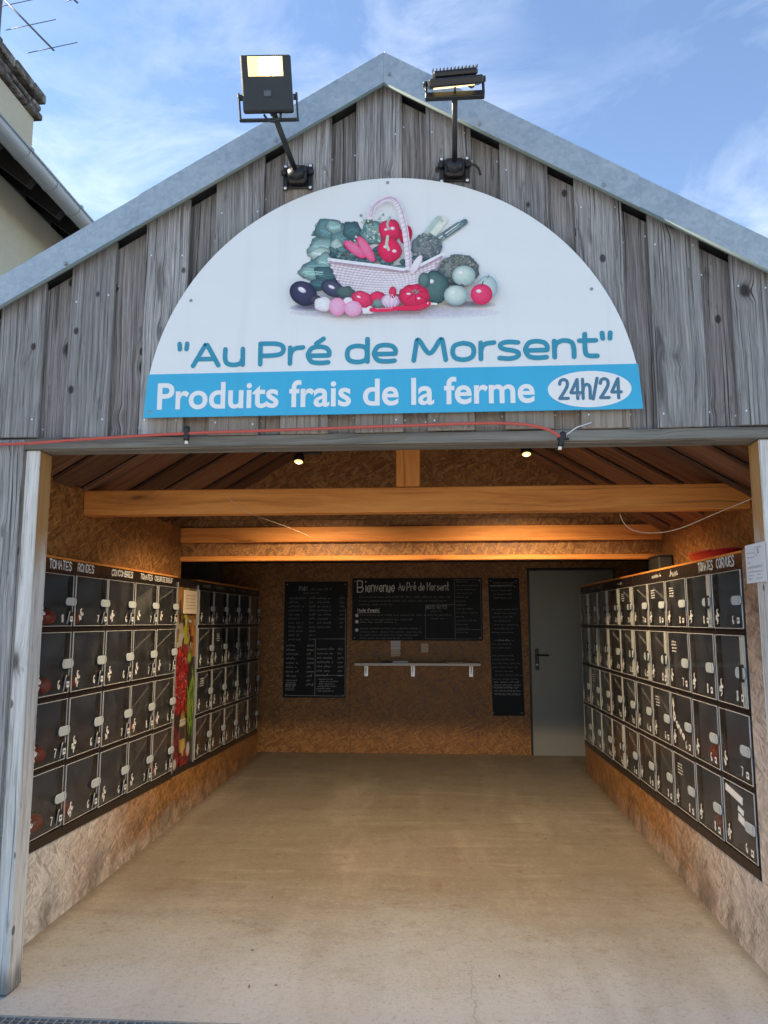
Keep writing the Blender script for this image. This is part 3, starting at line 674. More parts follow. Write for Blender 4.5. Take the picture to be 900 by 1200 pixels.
text_mesh('lettering', 'Produits frais de la ferme', a[0], b[0], a[1]+.002, .112, M['white'], .020, SY-.0022, sign)
e0 = SPX(642, 460); e1 = SPX(740, 455); ex, ez = (e0[0]+e1[0])/2, SPX(691, 456)[1]
mb = MB(); mb.prism([(ex+(e1[0]-e0[0])/2*math.cos(2*PI*k/48), ez+.081*math.sin(2*PI*k/48)) for k in range(48)], 1, SY-.0018, SY-.0011); spart('oval_badge', mb, M['white'])
a = SPX(656, 469); b = SPX(728, 467)
DG = {'2': ([(.02,1.0),(.12,1.22),(.42,1.31),(.7,1.18),(.72,.88),(.45,.5),(.04,.06)], [(0,.03),(.78,.03)]), '4': ([(.62,0),(.62,1.28)], [(.60,1.28),(.02,.42)], [(.02,.4),(.86,.4)]),
 'h': ([(0,0),(0,1.3)], [(0,.5),(.1,.82),(.38,.95),(.62,.82),(.66,.5),(.66,0)]), '/': ([(0,-.04),(.42,1.34)],)}
x = 0; lay = []
for ch in '24h/24':
    ls = [[(x+u, v) for u, v in (catmull(st, 5) if len(st) > 3 else st)] for st in DG[ch]]; lay.append(ls); x = max(q[0] for l in ls for q in l) + .26
x -= .26; k = (b[0]-a[0])/x
for ls in lay:
    mb = MB()
    for l in ls: ribbon(mb, [(a[0]+q[0]*k, ez-.042+q[1]*.066) for q in l], .0145, lambda u, v: (u, SY-.0022, v))
    spart('letter', mb, M['oval_text'])
# rounded wide brush lettering of the name
a = SPX(207, 431); b = SPX(719, 420)
SG = {'A': ([(0,0),(.62,1.22),(.72,1.3),(.82,1.22),(1.44,0)], [(.3,.42),(1.16,.42)]), 'u': ([(0,1),(0,.4),(.13,.1),(.5,0),(.87,.1),(1,.4)], [(1,1),(1,0)]),
 'P': ([(0,0),(0,1.3)], [(0,1.3),(.4,1.3),(.85,1.28),(1.2,1.16),(1.3,.92),(1.2,.66),(.85,.55),(.4,.53),(0,.53)]), 'r': ([(0,1),(0,0)], [(0,.45),(.08,.75),(.3,.95),(.72,1.0)]),
 'e': ([(.03,.46),(1.16,.46)], [(1.16,.47),(1.17,.7),(1.0,.93),(.6,1.02),(.2,.93),(.01,.6),(.01,.4),(.2,.08),(.62,-.01),(1.12,.02)]), 'd': ([(1.12,.5),(1.02,.88),(.58,1.01),(.13,.88),(0,.5),(.13,.12),(.58,-.01),(1.02,.12),(1.12,.5)], [(1.13,0),(1.13,1.42)]),
 'M': ([(0,0),(.16,1.1),(.22,1.28),(.34,1.2),(.88,.42),(1.42,1.2),(1.54,1.28),(1.6,1.1),(1.76,0)],), 'o': ([(.58,1.02),(.13,.88),(0,.5),(.13,.12),(.58,-.02),(1.03,.12),(1.16,.5),(1.03,.88),(.58,1.02)],),
 's': ([(1.0,.97),(.5,1.02),(.1,.92),(.06,.7),(.3,.56),(.7,.48),(1.0,.34),(.96,.1),(.55,-.02),(0,.03)],), 'n': ([(0,1),(0,0)], [(0,.5),(.12,.85),(.5,1.02),(.92,.9),(1.04,.5),(1.04,0)]),
 't': ([(.22,1.38),(.22,.35),(.36,.06),(.85,.02)], [(-.08,.98),(.8,.98)]), '"': ([(0,1.42),(.03,1.08)], [(.44,1.42),(.41,1.08)]), '\u00e9': None}
SG['\u00e9'] = SG['e'] + ([(.45,1.22),(.85,1.52)],)
x = 0; lay = []
for ch in '"Au Pr\u00e9 de Morsent"':
    if ch == ' ': x += .62; continue
    ls = [[(x+u, v) for u, v in (catmull(st, 5) if len(st) > 3 else st)] for st in SG[ch]]
    lay.append(ls); x = max(q[0] for l in ls for q in l) + (.38 if ch not in 'rt' else .3)
x -= .38; k = (b[0]-a[0]-.02)/x
for ls in lay:
    mb = MB()
    for l in ls: ribbon(mb, [(a[0]+.01+q[0]*k, 2.640+(q[0]/x)*.002+q[1]*.0735) for q in l], .0215, lambda u, v: (u, SY-.0012, v))
    spart('letter', mb, M['sign_teal'])
# printed basket of vegetables: flat print in layered colour patches
PW = tuple(max(.02, v) for v in lin((188, 211, 228)))
def pc(c): return tuple(min(.85, lv/pw*.78) for lv, pw in zip(lin(c), PW))
mb = MB(); LY = [SY-.0004]
def PP(X, Y): return SPX(320+X*.31111, 220+Y*.31111)
def blob(X, Y, rx, ry, rot=0, c=(200,0,60), e=None, hl=None, n=22, lump=0, ln=6, hx=-.3, hy=-.35):
    e = e or tuple(v*.55 for v in c); C_, E_ = pc(c), pc(e); LY[0] -= 4e-5; y = LY[0]
    cr, sr = math.cos(R(rot)), math.sin(R(rot)); ph = random.random()*6
    def pt(a, f):
        k = 1+lump*math.sin(ln*a+ph)*f + (random.uniform(-lump,lump)*.4 if lump else 0); u, v = rx*f*k*math.cos(a)+hx*rx*(1-f), ry*f*k*math.sin(a)+hy*ry*(1-f)
        q = PP(X+u*cr-v*sr, Y+u*sr+v*cr); return (q[0], y, q[1])
    rings = [(0.0001, C_), (.45, C_), (.8, tuple(.5*p+.5*q for p, q in zip(C_, E_))), (1, E_)]
    P_ = [[pt(2*PI*k/n, f) for k in range(n)] for f, _ in rings]
    for i in range(3):
        for k in range(n):
            q = [P_[i][k], P_[i][(k+1) % n], P_[i+1][(k+1) % n], P_[i+1][k]]
            mb.face(q, cols=[rings[i][1], rings[i][1], rings[i+1][1], rings[i+1][1]])
    if hl: 
        for hxx, hyy, hs in hl: blob(X+hxx*rx, Y+hyy*ry, rx*hs, ry*hs*.7, rot, (245,240,250), tuple(.5*v+.5*w for v, w in zip(c, (245,240,250))), None, 10)
def stroke_p(line, w, c):
    LY[0] -= 4e-5; y = LY[0]; col = pc(c); pts = [PP(*q) for q in line]; n0 = len(mb.bm.faces)
    ribbon(mb, pts, w*.31111*.00378, lambda u, v: (u, y, v)); cl = mb.colors(); mb.bm.faces.ensure_lookup_table()
    for f in mb.bm.faces[n0:]:
        for l in f.loops: l[cl] = (*col, 1)
T1, T2, T3, T4 = (120,165,172), (84,132,142), (60,100,112), (150,192,196)
blob(460, 470, 400, 26, 0, (160,178,212), (186,208,228), n=40)
blob(150, 452, 90, 16, 0, (120,140,185), (175,200,222))
blob(740, 440, 100, 14, 0, (120,135,160), (178,203,222))
for q in range(40): blob(random.uniform(158,268), random.uniform(140,325), random.uniform(14,30), random.uniform(9,18), random.uniform(-70,70), random.choice((T1,T2,T3,T4,(100,150,156))), None, None, 12, .14, 5)
for X, Y, rx, ry, rt, c in ((215,165,60,48,20,T2),(190,230,62,40,-15,T1),(250,200,36,62,10,T2),(180,250,48,24,-10,T4),(300,165,34,40,-40,T3),(230,150,34,26,20,T1),(165,300,66,34,-25,T2),(205,285,45,40,10,T1),(150,325,55,26,10,T1),(210,335,60,34,20,T3),(190,365,70,22,-5,T3),(240,230,24,40,0,T4)):
    blob(X, Y, rx, ry, rt, c, tuple(v*.62 for v in c), None, 20, .10, 5)
    for q in range(5): stroke_p([(X-rx*.7+random.uniform(0,15), Y+random.uniform(-.3,.4)*ry), (X, Y+random.uniform(-.4,.3)*ry), (X+rx*.7, Y+random.uniform(-.4,.2)*ry)], 1.8, tuple(min(235, v*1.3) for v in c))
blob(376,172,46,44,0,T1,T3,None,18,.1)
for q in range(60): blob(375+random.gauss(0,28), 172+random.gauss(0,26), random.uniform(4,9), random.uniform(4,7), random.uniform(0,90), random.choice((T1,T4,(170,205,206),T2)), None, None, 8, .15)
stroke_p([(575,190),(625,125)], 34, (150,185,190)); stroke_p([(590,195),(645,125)], 26, (185,212,212)); stroke_p([(610,205),(700,145)], 30, (96,128,134)); stroke_p([(650,180),(722,132)], 24, (74,104,122)); stroke_p([(615,200),(700,140)], 5, (180,205,206)); stroke_p([(640,195),(715,138)], 4, (140,170,178))
blob(440,165,42,44,0,(214,34,92),(150,10,60),[(.25,-.2,.22),(-.35,-.1,.16)],22,.06,4); blob(500,180,24,36,10,(190,20,76),(140,8,52))
blob(440,240,44,46,0,(222,30,88),(160,8,60),[(-.35,-.25,.2),(.4,.1,.2)],22,.05,4); stroke_p([(436,240),(428,220),(432,190)], 13, (165,196,190)); stroke_p([(436,160),(430,140),(440,115)], 9, (140,175,172))
blob(310,238,52,20,38,(236,110,160),(190,60,120)); blob(350,236,20,58,-32,(238,112,158),(198,62,120)); stroke_p([(325,205),(372,268)], 6, (248,170,196))
blob(578,226,58,50,0,(110,132,142),(62,84,96),None,24,.05,9)
for q in range(60): 
    aa = random.uniform(0, 2*PI); rr = math.sqrt(random.random()); blob(578+56*rr*math.cos(aa), 225+48*rr*math.sin(aa), random.uniform(5,9), random.uniform(4,8), 0, random.choice(((110,132,142),(132,154,160),(88,112,124))), None, None, 9, .1)
blob(700,314,76,60,0,(112,132,136),(64,84,90),None,24,.05,9)
for q in range(70):
    aa = random.uniform(0, 2*PI); rr = math.sqrt(random.random()); blob(700+70*rr*math.cos(aa), 312+54*rr*math.sin(aa), random.uniform(5,9), random.uniform(4,8), 0, random.choice(((104,124,128),(128,148,146),(84,104,112),(120,132,124))), None, None, 9, .1)
blob(572,330,30,58,14,T3,(44,80,92)); blob(500,315,80,20,0,T2)
# basket body with woven rows and arched handle
for q in range(30): blob(random.uniform(225,420), random.uniform(235,300), random.uniform(12,24), random.uniform(7,13), random.uniform(-50,50), random.choice((T3,T2,(70,110,116),(48,84,94),T1)), None, None, 10, .16)
for q in range(16): blob(random.uniform(390,560), random.uniform(270,306), random.uniform(10,20), random.uniform(6,11), random.uniform(-40,40), random.choice((T3,T2,(60,92,104))), None, None, 10, .16)
blob(440,240,44,46,0,(222,30,88),(160,8,60),[(-.35,-.25,.2),(.4,.1,.2)],22,.05,4); stroke_p([(436,240),(428,220),(432,190)], 11, (165,196,190)); blob(310,238,50,18,38,(236,110,160),(190,60,120)); blob(352,238,18,56,-32,(238,112,158),(198,62,120))
LY[0] -= 4e-5
bs = [PP(*q) for q in ((212,278),(300,292),(400,305),(490,318),(560,300),(642,258),(600,340),(552,396),(470,408),(380,410),(300,400),(262,392),(235,340))]
mb.face([(q[0], LY[0], q[1]) for q in bs], cols=[pc((168,165,200))]*len(bs))
for r_ in range(11):
    f = r_/10
    for c_ in range(26):
        g = (c_+.5*(r_ % 2))/26; X = (215+55*f)*(1-g)+(636-85*f)*g; top = 285+32*math.sin(min(1, g*1.55)*PI/2)-48*max(0, (g-.62)/.38)**1.3; bot = 398+10*math.sin(g*PI)
        Y = top*(1-f)+bot*f; blob(X, Y, 9.5, 4.6, 10*(1-2*g), (228,224,238), (186,178,208), None, 8)
stroke_p([(214,280),(300,292),(400,304),(490,318),(560,300),(640,260)], 12, (232,230,242)); stroke_p([(214,288),(300,300),(400,312),(490,326),(560,308),(636,268)], 4, (150,140,180))
hd = catmull([(368,122),(376,86),(410,58),(446,52),(474,82),(496,160),(508,250),(512,312)], 5)
stroke_p(hd, 24, (206,206,228)); stroke_p([(x-5, y) for x, y in hd], 4, (236,236,246)); stroke_p([(x+6, y) for x, y in hd], 4, (164,160,196))
for q in range(0, len(hd)-1, 1): stroke_p([(hd[q][0]-9, hd[q][1]+3), (hd[q][0]+9, hd[q][1]-5)], 2.2, (166,164,200))
blob(540,300,14,40,30,(222,218,236),(190,185,214))
blob(118,408,54,44,30,(48,52,88),(16,18,40),[(-.1,-.3,.32)]); blob(165,432,22,18,0,(60,62,80),(24,26,50)); blob(228,390,46,30,25,(60,70,96),(22,28,50),[(-.1,-.2,.3)]); blob(275,402,34,22,0,(70,98,100),(40,62,72),None,18,.1)
blob(192,448,34,27,0,(232,232,240),(180,186,210),None,20,.08,5); blob(286,440,20,18,0,(226,224,234),(180,184,208)); blob(358,470,22,16,0,(230,232,238),(190,196,214),None,16,.15,4); blob(356,452,14,12,0,(226,228,236),(190,196,214))
blob(338,430,42,30,20,(222,56,104),(150,14,62),[(-.3,-.3,.2)],20,.05); blob(395,424,30,24,0,(205,40,94),(140,12,56),None,18,.06); blob(398,445,22,16,0,(100,140,140),(70,106,112),None,16,.15)
blob(246,458,31,34,0,(240,166,206),(214,124,176)); blob(304,465,33,29,0,(242,172,210),(218,130,180))
blob(444,436,36,26,0,(204,190,222),(150,120,170)); 
for q in (-18,-8,4,14): stroke_p([(444+q*.4,412),(444+q*1.6,438),(444+q,460)], 2, (236,228,244))
blob(452,404,14,22,0,(190,40,90),(140,20,60))
blob(612,385,50,62,0,(70,108,112),(28,56,62),[(-.3,-.35,.2)],22,.05,4); blob(570,360,22,30,0,(80,118,120),(36,66,72))
blob(532,418,58,44,0,(216,34,90),(150,8,52),[(-.35,-.2,.16),(.3,.2,.12)],26,.05,9)
for q in range(7): stroke_p([(536,405),(536+46*math.cos(q*.9-.3),410+34*math.sin(q*.9-.3))], 3, (150,8,52))
blob(536,402,14,8,0,(120,150,150),(80,110,112))
stroke_p(catmull([(372,470),(430,470),(480,462),(540,462),(588,445)], 4), 15, (206,22,78)); stroke_p([(470,472),(560,470),(590,452)], 5, (160,6,54)); stroke_p([(390,466),(450,464)], 5, (240,120,150)); stroke_p([(585,446),(615,448)], 8, (214,222,228))
blob(806,388,38,46,0,(158,194,206),(120,158,176)); blob(718,342,44,38,0,(170,204,208),(112,150,160),[(-.3,-.3,.24)]); blob(688,416,45,38,0,(172,206,212),(112,148,160),[(-.3,-.3,.24)]); blob(784,412,41,39,0,(226,60,112),(176,18,74),[(-.25,-.3,.26)])
stroke_p([(784,380),(790,364)], 4, (60,80,80)); stroke_p([(806,352),(812,340)], 3, (80,110,110)); stroke_p([(718,380),(708,374)], 4, (90,60,80))
spart('printed_basket', mb, M['print'])

# ================================================================== floodlights on arms
def bracket(t, side_cable=False):
    mb = MB(); mb.box(-.062, .062, -.012, 0, -.055, .055, .004); mb.box(-.045, .045, -.052, -.0125, -.045, .042, .012)
    for sx in (-1, 1):
        mb.tube([(sx*.045,-.03,.012),(sx*.075,-.03,.012)], .013, 8); mb.box(sx*.058-.011, sx*.058+.011, -.022, -.0122, -.07, .06, .003)
    mb.lathe([(0,-.002),(.035,-.002),(.04,.012),(.036,.03),(0,.034)], 14, Matrix.Translation((0,-.055,-.018)) @ Matrix.Rotation(R(62),4,'X'))
    b = mb.build('bracket', M['blackplastic'], t)
    s = MB()
    for sx, sz in ((-1,-.058),(1,-.058),(-1,.05),(1,.05)): s.lathe([(0,.003),(.007,.002),(.008,0)], 8, Matrix.Translation((sx*.058,-.0225,sz)) @ Matrix.Rotation(R(90),4,'X'))
    s.build('bolt', M['nail'], b)
    return b
def flood(loc, head, arm_top, label, rotM, lit, fins, w, h):
    t = thing('floodlight', loc, label, 'floodlight', 'floodlights above the sign'); o = Vector(loc)
    bracket(t)
    mb = MB(); mb.tube([(0,-.055,-.01), Vector(arm_top)-o], .0125, 10); mb.tube([(Vector(arm_top)-o)*.97, (Vector(arm_top)-o)*1.03], .016, 10); mb.build('arm', M['black'], t)
    H = Matrix.Translation(Vector(head)-o) @ rotM
    mb = MB(); mb.box(-w/2, w/2, -.02, .012, -h/2, h/2, .006, 2, H); mb.box(-w/2+.02, w/2-.02, .0125, .04, -h/2+.02, h/2-.02, .008, 2, H)
    if fins:
        for k in range(13):
            x = -w/2+.022+k*(w-.044)/12; mb.box(x-.0015, x+.0015, .0405, .050, -h/2+.02, h/2-.02, 0, 2, H)
    hd_ = mb.build('housing', M['black'], t)
    for sx in (-1, 1):
        mb = MB(); mb.tube([H @ Vector((sx*(w/2+.001), 0, -h*.22)), H @ Vector((sx*(w/2+.02), 0, -h*.22))], .012, 10); mb.build('pivot_knob', M['black'], t)
    return t, H, hd_
# left: face towards the forecourt, tilted down
LA = hitp(320, 131, 1, 3.02); LH = hitp(313, 99.5, 1, 2.97)
rm = Matrix.Rotation(R(8), 4, 'Z') @ Matrix.Rotation(R(-4), 4, 'Y') @ Matrix.Rotation(R(14), 4, 'X')
fl, H, hd_ = flood((-.635, 3.376, 3.545), LH, LA, 'black floodlight facing the forecourt with its bright led panel lit', rm, True, False, .210, .226)
mb = MB(); mb.box(-.074, .070, -.0215, -.0205, .026, .104, 0, 2, H); mb.build('reflector', M['reflector'], hd_); mb = MB(); mb.box(-.066, -.040, -.0225, -.0217, .036, .095, .0003, 2, H); mb.build('led_panel', M['lampglow'], hd_); mb = MB(); mb.box(-.026, .060, -.0228, -.0217, .031, .099, .0003, 2, H); mb.build('led_panel', M['led'], hd_)
mb = MB(); mb.box(-.016, .016, -.024, -.0205, -.055, -.03, .003, 2, H); mb.build('sensor', M['dark_print'], hd_)
mb = MB(); q = [H @ Vector(v) for v in ((-.128,0,-.058),(-.128,-.0,-.165),(.128,.0,-.165),(.128,0,-.058))]
mb.box(-.124,-.116,-.014,.014,-.145,-.035,.002,2,H); mb.box(.116,.124,-.014,.014,-.145,-.035,.002,2,H); mb.box(-.1155,.1155,-.014,.014,-.145,-.137,.002,0,H); mb.build('yoke', M['black'], fl)
mb = MB(); mb.tube(catmull([H @ Vector(v) for v in ((.05,-.005,-.113),(.045,-.03,-.147),(.02,-.04,-.162),(-.005,-.02,-.147),(-.02,.0,-.12))], 4), .005, 6); mb.build('cable', M['blackplastic'], fl)
# right: seen edge on, lighting the sign below it
RA = hitp(533, 112, 1, 3.06); RH = hitp(533, 95, 1, 3.04)
rm = Matrix.Rotation(R(-3), 4, 'Y') @ Matrix.Rotation(R(124), 4, 'X')
fr_, H, hd2 = flood((.088, 3.376, 3.55), RH, RA, 'black finned floodlight seen edge on, shining down on the sign', rm, True, True, .225, .19)
mb = MB(); mb.box(-.09, .08, -.0225, -.0205, -.06, .04, 0, 2, H); mb.build('led_panel', M['led_dim'], hd2)
mb = MB(); d = Vector(RA)-Vector((.088,3.376,3.55)); hh = Vector(RH)-Vector((.088,3.376,3.55))
mb.box(d.x-.125, d.x+.125, d.y-.014, d.y+.014, d.z-.014, d.z+.012, .002, 0); mb.build('yoke', M['black'], fr_)
for sx in (-1, 1):
    mb = MB(); mb.tube([(d.x+sx*.121, d.y, d.z+.01), H @ Vector((sx*.121, .0, -.04))], .006, 6); mb.build('yoke_arm', M['black'], fr_)
mb = MB(); mb.tube(catmull([d+Vector((.0,-.02,.0)), d+Vector((.005,-.03,.03)), d+Vector((.04,-.03,.035)), d+Vector((.07,-.02,.02)), d+Vector((.085,0,.05))], 4), .005, 6)
mb.tube(catmull([(.06,-.03,.01),(.09,-.03,.01),(.11,-.02,-.005),(.118,-.01,-.03)], 3), .006, 6); mb.build('cable', M['blackplastic'], fr_)

# ================================================================== red cable along the lintel
hz = [(-2.6,3.345,2.30),(-1.978,3.35,2.293),(-1.542,3.35,2.313),(-1.112,3.345,2.329),(-.689,3.35,2.338),(-.272,3.35,2.346),(.175,3.35,2.353),(.359,3.35,2.346),(.468,3.345,2.321),(.525,3.34,2.285)]
mb = MB(); mb.tube(catmull(hz, 6), .0068, 8); o = mb.build('power_cable', M['hose']); tag(o, 'red cable clipped along the lintel under the sign', 'cable')
for x, z, lb in ((-1.115, 2.325, 'black clip with white tip on the red cable below the P of the sign'), (.532, 2.272, 'black clip with white tip at the drooping end of the red cable')):
    t = thing('cable_clip', (x, 3.345, z), lb, 'cable clip', 'clips on the red cable')
    mb = MB(); mb.lathe([(0,-.03),(.012,-.03),(.014,-.01),(.011,.0),(.014,.008),(.014,.03),(.009,.036),(0,.036)], 10, Matrix.Rotation(R(14 if x > 0 else 0),4,'Y')); mb.tube([(-.02,0,.004),(.03,0,.004)], .006, 6); mb.build('clip_body', M['blackplastic'], t)
    mb = MB(); mb.lathe([(0,-.044),(.008,-.044),(.008,-.0305),(0,-.0305)], 10, Matrix.Rotation(R(14 if x > 0 else 0),4,'Y')); mb.build('tip', M['white'], t)
mb = MB(); mb.tube([(.545,3.345,2.29),(.60,3.36,2.33),(.665,3.37,2.353)], .0025, 6); tag(mb.build('cable_tie', M['paper']), 'thin white tie slanting up from the end of the red cable', 'cable tie')

# ================================================================== lockers
def rows_at(y, side):
    t = (y-3.83)/(8.7-3.83)
    a = (1.826,1.768,1.462,1.108,.762,.425,.378) if side < 0 else (1.821,1.764,1.452,1.083,.738,.396,.345)
    b = (1.839,1.785,1.46,1.09,.70,.33,.289) if side < 0 else (1.843,1.787,1.46,1.09,.70,.325,.284)
    return [p+(q-p)*t for p, q in zip(a, b)]
DW, DH, GAP = .398, .325, .022
DM = {}
def door_meshes():
    # local axes: x out of the front, y along the row, z up; origin at the lower inner corner
    w, h = DW, DH
    mb = MB(); b = .0015
    mb.box(0, .006, 0, .0085, 0, h, b); mb.box(0, .0055, w-.006, w, 0, h, b); mb.box(.001, .0055, .009, w-.0065, h-.0045, h, b, 1); mb.box(.001, .0055, .009, w-.0065, 0, .0045, b, 1)
    DM['door'] = mb
    mb = MB(); mb.face([(.004,.0087,.0047),(.004,w-.0062,.0047),(.004,w-.0062,h-.0047),(.004,.0087,h-.0047)]); DM['pane'] = mb
    def pill(y0, y1, z0, z1, x0, x1):
        r = (z1-z0)/2; p = [(y0+r-r*math.cos(a)*0-r*math.sin(a), (z0+z1)/2+r*math.cos(a)) for a in [PI*k/8 for k in range(9)]] + [(y1-r*.8+r*.8*math.sin(a), (z0+z1)/2-r*math.cos(a)) for a in [PI*k/8 for k in range(9)]]
        m_ = MB(); m_.prism(p, 0, x0, x1, .0015, 2); return m_
    mb = pill(w-.105, w+.018, h*.48-.025, h*.48+.025, .0125, .0175); mb.box(.0176, .0182, w-.006, w-.003, h*.48-.024, h*.48+.024, mat=1); DM['latch_plate'] = mb
    mb = MB(); mb.tube(catmull([(.012, w-.075, .012), (.018, w-.076, .045), (.017, w-.066, .08), (.012, w-.045, .095)], 3), .004, 6); mb.box(.0095, .0145, w-.058, w-.010, .024, .09, .002, mat=1); DM['lock'] = mb
    mb = MB(); mb.box(.0147, .0153, w-.046, w-.016, .030, .062); mb.box(.0154, .0156, w-.040, w-.024, .042, .054, mat=1); DM['sticker'] = mb
    for k, (tx, sl_) in enumerate((('2\u20ac', .5), ('4\u20ac', .35), ('3\u20ac', .6), ('5\u20ac', .45))):
        random.seed(40+k); mb = MB(); s1, _ = strokes(tx, 0, 0, .05, .62, .03, .2)
        cr, sr = math.cos(R(62)), math.sin(R(62))
        for l in s1: ribbon(mb, [(.035+u*cr-v*sr*.6+.03, .03+u*sr+v*cr) for u, v in l], .0105, lambda u, v: (.0068, u, v))
        s2, _ = strokes('%d' % (6+k if k < 3 else 6), 0, 0, .04, .6, .03)
        for l in s2: ribbon(mb, [(w-.125+u, .03+v) for u, v in l], .008, lambda u, v: (.0068, u, v))
        DM['price%d' % k] = mb
    mb = MB()
    for k in range(4): scribble(mb, .09, h-.06-.018*k, .09, .010, .005, lambda u, v: (.0068, u, v))
    DM['note'] = mb
    mb = MB(); mb.box(.0046, .0085, w-.050, w-.008, .006, h-.006, .001); mb.box(.0087, .0205, w-.046, w-.010, h*.36, h*.60, .002, mat=1); DM['strip'] = mb  # pale strip over the pane stands in for reflections and metal edges
door_meshes()
random.seed(5)
DMAT = {'door': [M['trim']], 'pane': [M['glass']], 'latch_plate': [M['latch'], M['latchd']], 'lock': [M['zinc'], M['black']], 'sticker': [M['white'], M['dark_print']], 'note': [M['chalk']], 'strip': [M['strip'], M['black']], 'price0': [M['chalk']], 'price1': [M['chalk']], 'price2': [M['chalk']], 'price3': [M['chalk']]}
NAMES = {'door': 'locker_door', 'pane': 'pane', 'latch_plate': 'latch_plate', 'lock': 'lock', 'sticker': 'sticker', 'note': 'chalk_note', 'strip': 'edge_glint_strip'}
for k in list(DM):
    me = bpy.data.meshes.new(NAMES.get(k, 'price_mark')); DM[k].bm.to_mesh(me); DM[k].bm.free()
    for q in DMAT[k]: me.materials.append(q)
    DM[k] = me
door_at = {}
def cabinet(side, y0, y1, n, label, strips=(), notes=(), headers=(), bank=''):
    X = XL if side < 0 else XR
    t = thing('locker_cabinet', (X, y0, 0), label, 'locker cabinet', 'glass fronted vending lockers')
    def wp(name, mb, mat, parent=t, kind=None):
        o = mb.build(name, mat, parent, kind); o.matrix_parent_inverse = Matrix.Translation((-X, -y0, 0)) ; return o
    s = side                                 # +1 deeper is +x for right bank
    dp = .46
    def bx(mb, d0, d1, ya, yb, za0, zb0, za1, zb1, bev=0):
        """box from depth d0 to d1 behind the front; z range at near end (za0, zb0) and far end (za1, zb1)"""
        x0, x1 = sorted((X + s*d0, X + s*d1)); Y0, Y1 = ya, yb
        def sk(x, y, z):
            if y == Y0: return (x, y, za0 if z == 0 else zb0)
            return (x, y, za1 if z == 0 else zb1)
        mb.box(x0, x1, Y0, Y1, 0, 1, bev, 1, None, sk)
    r0, r1 = rows_at(y0, side), rows_at(y1, side)
    mb = MB(); bx(mb, dp, dp+.01, y0, y1, r0[6], r0[0], r1[6], r1[0]); wp('back_panel', mb, M['lockin'])
    mb = MB(); bx(mb, .004, .02, y0, y1, r0[1], r0[0], r1[1], r1[0], .002); hdr = wp('header_strip', mb, M['carcass'])
    mb = MB(); bx(mb, .0, dp, y0, y1, r0[0]+.0005, r0[0]+.012, r1[0]+.0005, r1[0]+.012); wp('top_board', mb, M['pine'])
    mb = MB(); bx(mb, -.006, .03, y0, y1, r0[6], r0[5]+.002, r1[6], r1[5]+.002, .002); wp('kick_rail', mb, M['carcass'])
    for k in range(1, 6):
        mb = MB(); zc0, zc1 = r0[k], r1[k]; hh = .017 if k < 5 else .012
        bx(mb, .006, .03, y0+.001, y1-.001, zc0-hh, zc0+hh*.5, zc1-hh, zc1+hh*.5, .002); wp('rail', mb, M['carcass']); mb = MB(); bx(mb, .0305, dp-.001, y0+.001, y1-.001, zc0-.004, zc0+.004, zc1-.004, zc1+.004); wp('shelf', mb, M['lockshelf'])
    pitch = (y1-y0)/n
    for k in range(n+1):
        y = y0+k*pitch; ya, yb = (y0, y0+.012) if k == 0 else ((y1-.012, y1) if k == n else (y-.011, y+.011)); ra, rb = rows_at(ya, side), rows_at(yb, side)
        mb = MB(); bx(mb, .003, .029, ya, yb, ra[5], ra[1], rb[5], rb[1], .001); wp('stile', mb, M['carcass']); mb = MB(); bx(mb, .0295, dp-.002, ya+.003, yb-.003, ra[5], ra[1], rb[5], rb[1]); wp('divider', mb, M['lockshelf'])
    for c in range(n):
        for r in range(4):
            ya = y0+c*pitch+.012; wv = pitch-.024; rr = rows_at(ya+wv/2, side); zt, zb_ = rr[r+1]-.019, rr[r+2]+.011
            o = link('locker_door', DM['door'], t)
            sy, sz = wv/DW, (zt-zb_)/DH
            if side < 0: o.location = (0, ya-y0, zb_); o.rotation_euler = (0, 0, 0)
            else: o.location = (0, ya+wv-y0, zb_); o.rotation_euler = (0, 0, PI)
            o.scale = (1, sy, sz); door_at[(bank, c, r)] = (X, ya, wv, zb_, zt)
            if random.random() < .15 and (c, r) != (0, 0): o.rotation_euler.z += R(random.uniform(-1.6, 0)) if side < 0 else R(random.uniform(-1.2, 0))
            link('pane', DM['pane'], o); link('latch_plate', DM['latch_plate'], o); link('sticker', DM['sticker'], o)
            if side < 0: link('lock', DM['lock'], o)
            link('price_mark', DM['price%d' % random.randrange(4)], o, 'stuff')
            if (c, r) in strips: link('edge_glint_strip', DM['strip'], o)
            if (c, r) in notes: link('chalk_note', DM['note'], o)
    # chalk names on the header strip
    for txt, ya, yb, h in headers:
        random.seed(len(txt)+int(ya*10)); mb = MB()
        if txt: st, e = strokes(txt, 0, 0, h, .72, .035)
        else: st, e = None, 0
        zc = lambda y: (rows_at(y, side)[0]+rows_at(y, side)[1])/2 - h/2
        if side < 0: to = lambda u, v: (X+.0-.0035+.0005, ya+u, zc(ya+u)+v)
        else: to = lambda u, v: (X+.0035-.0005, yb-u, zc(yb-u)+v)
        if st:
            k = (yb-ya)/e
            for l in st: ribbon(mb, [(u*k, v) for u, v in l], h*.20, to)
        else: scribble(mb, 0, 0, yb-ya, h*.8, h*.15, to)
        wp('chalk_lettering', mb, M['chalk'], hdr if False else t)
    return t
cabinet(-1, 3.79, 5.94, 5, 'near left glass locker cabinet chalked TOMATES RONDES, between the entrance post and the produce poster', (), (), [('TOMATES', 3.935, 4.19, .044), ('RONDES', 4.26, 4.47, .042), ('CONCOMBRES', 4.72, 5.06, .036), ('TOMATES', 5.19, 5.42, .034), ('COEUR DE BOEUF', 5.46, 5.84, .032)], 'left near')
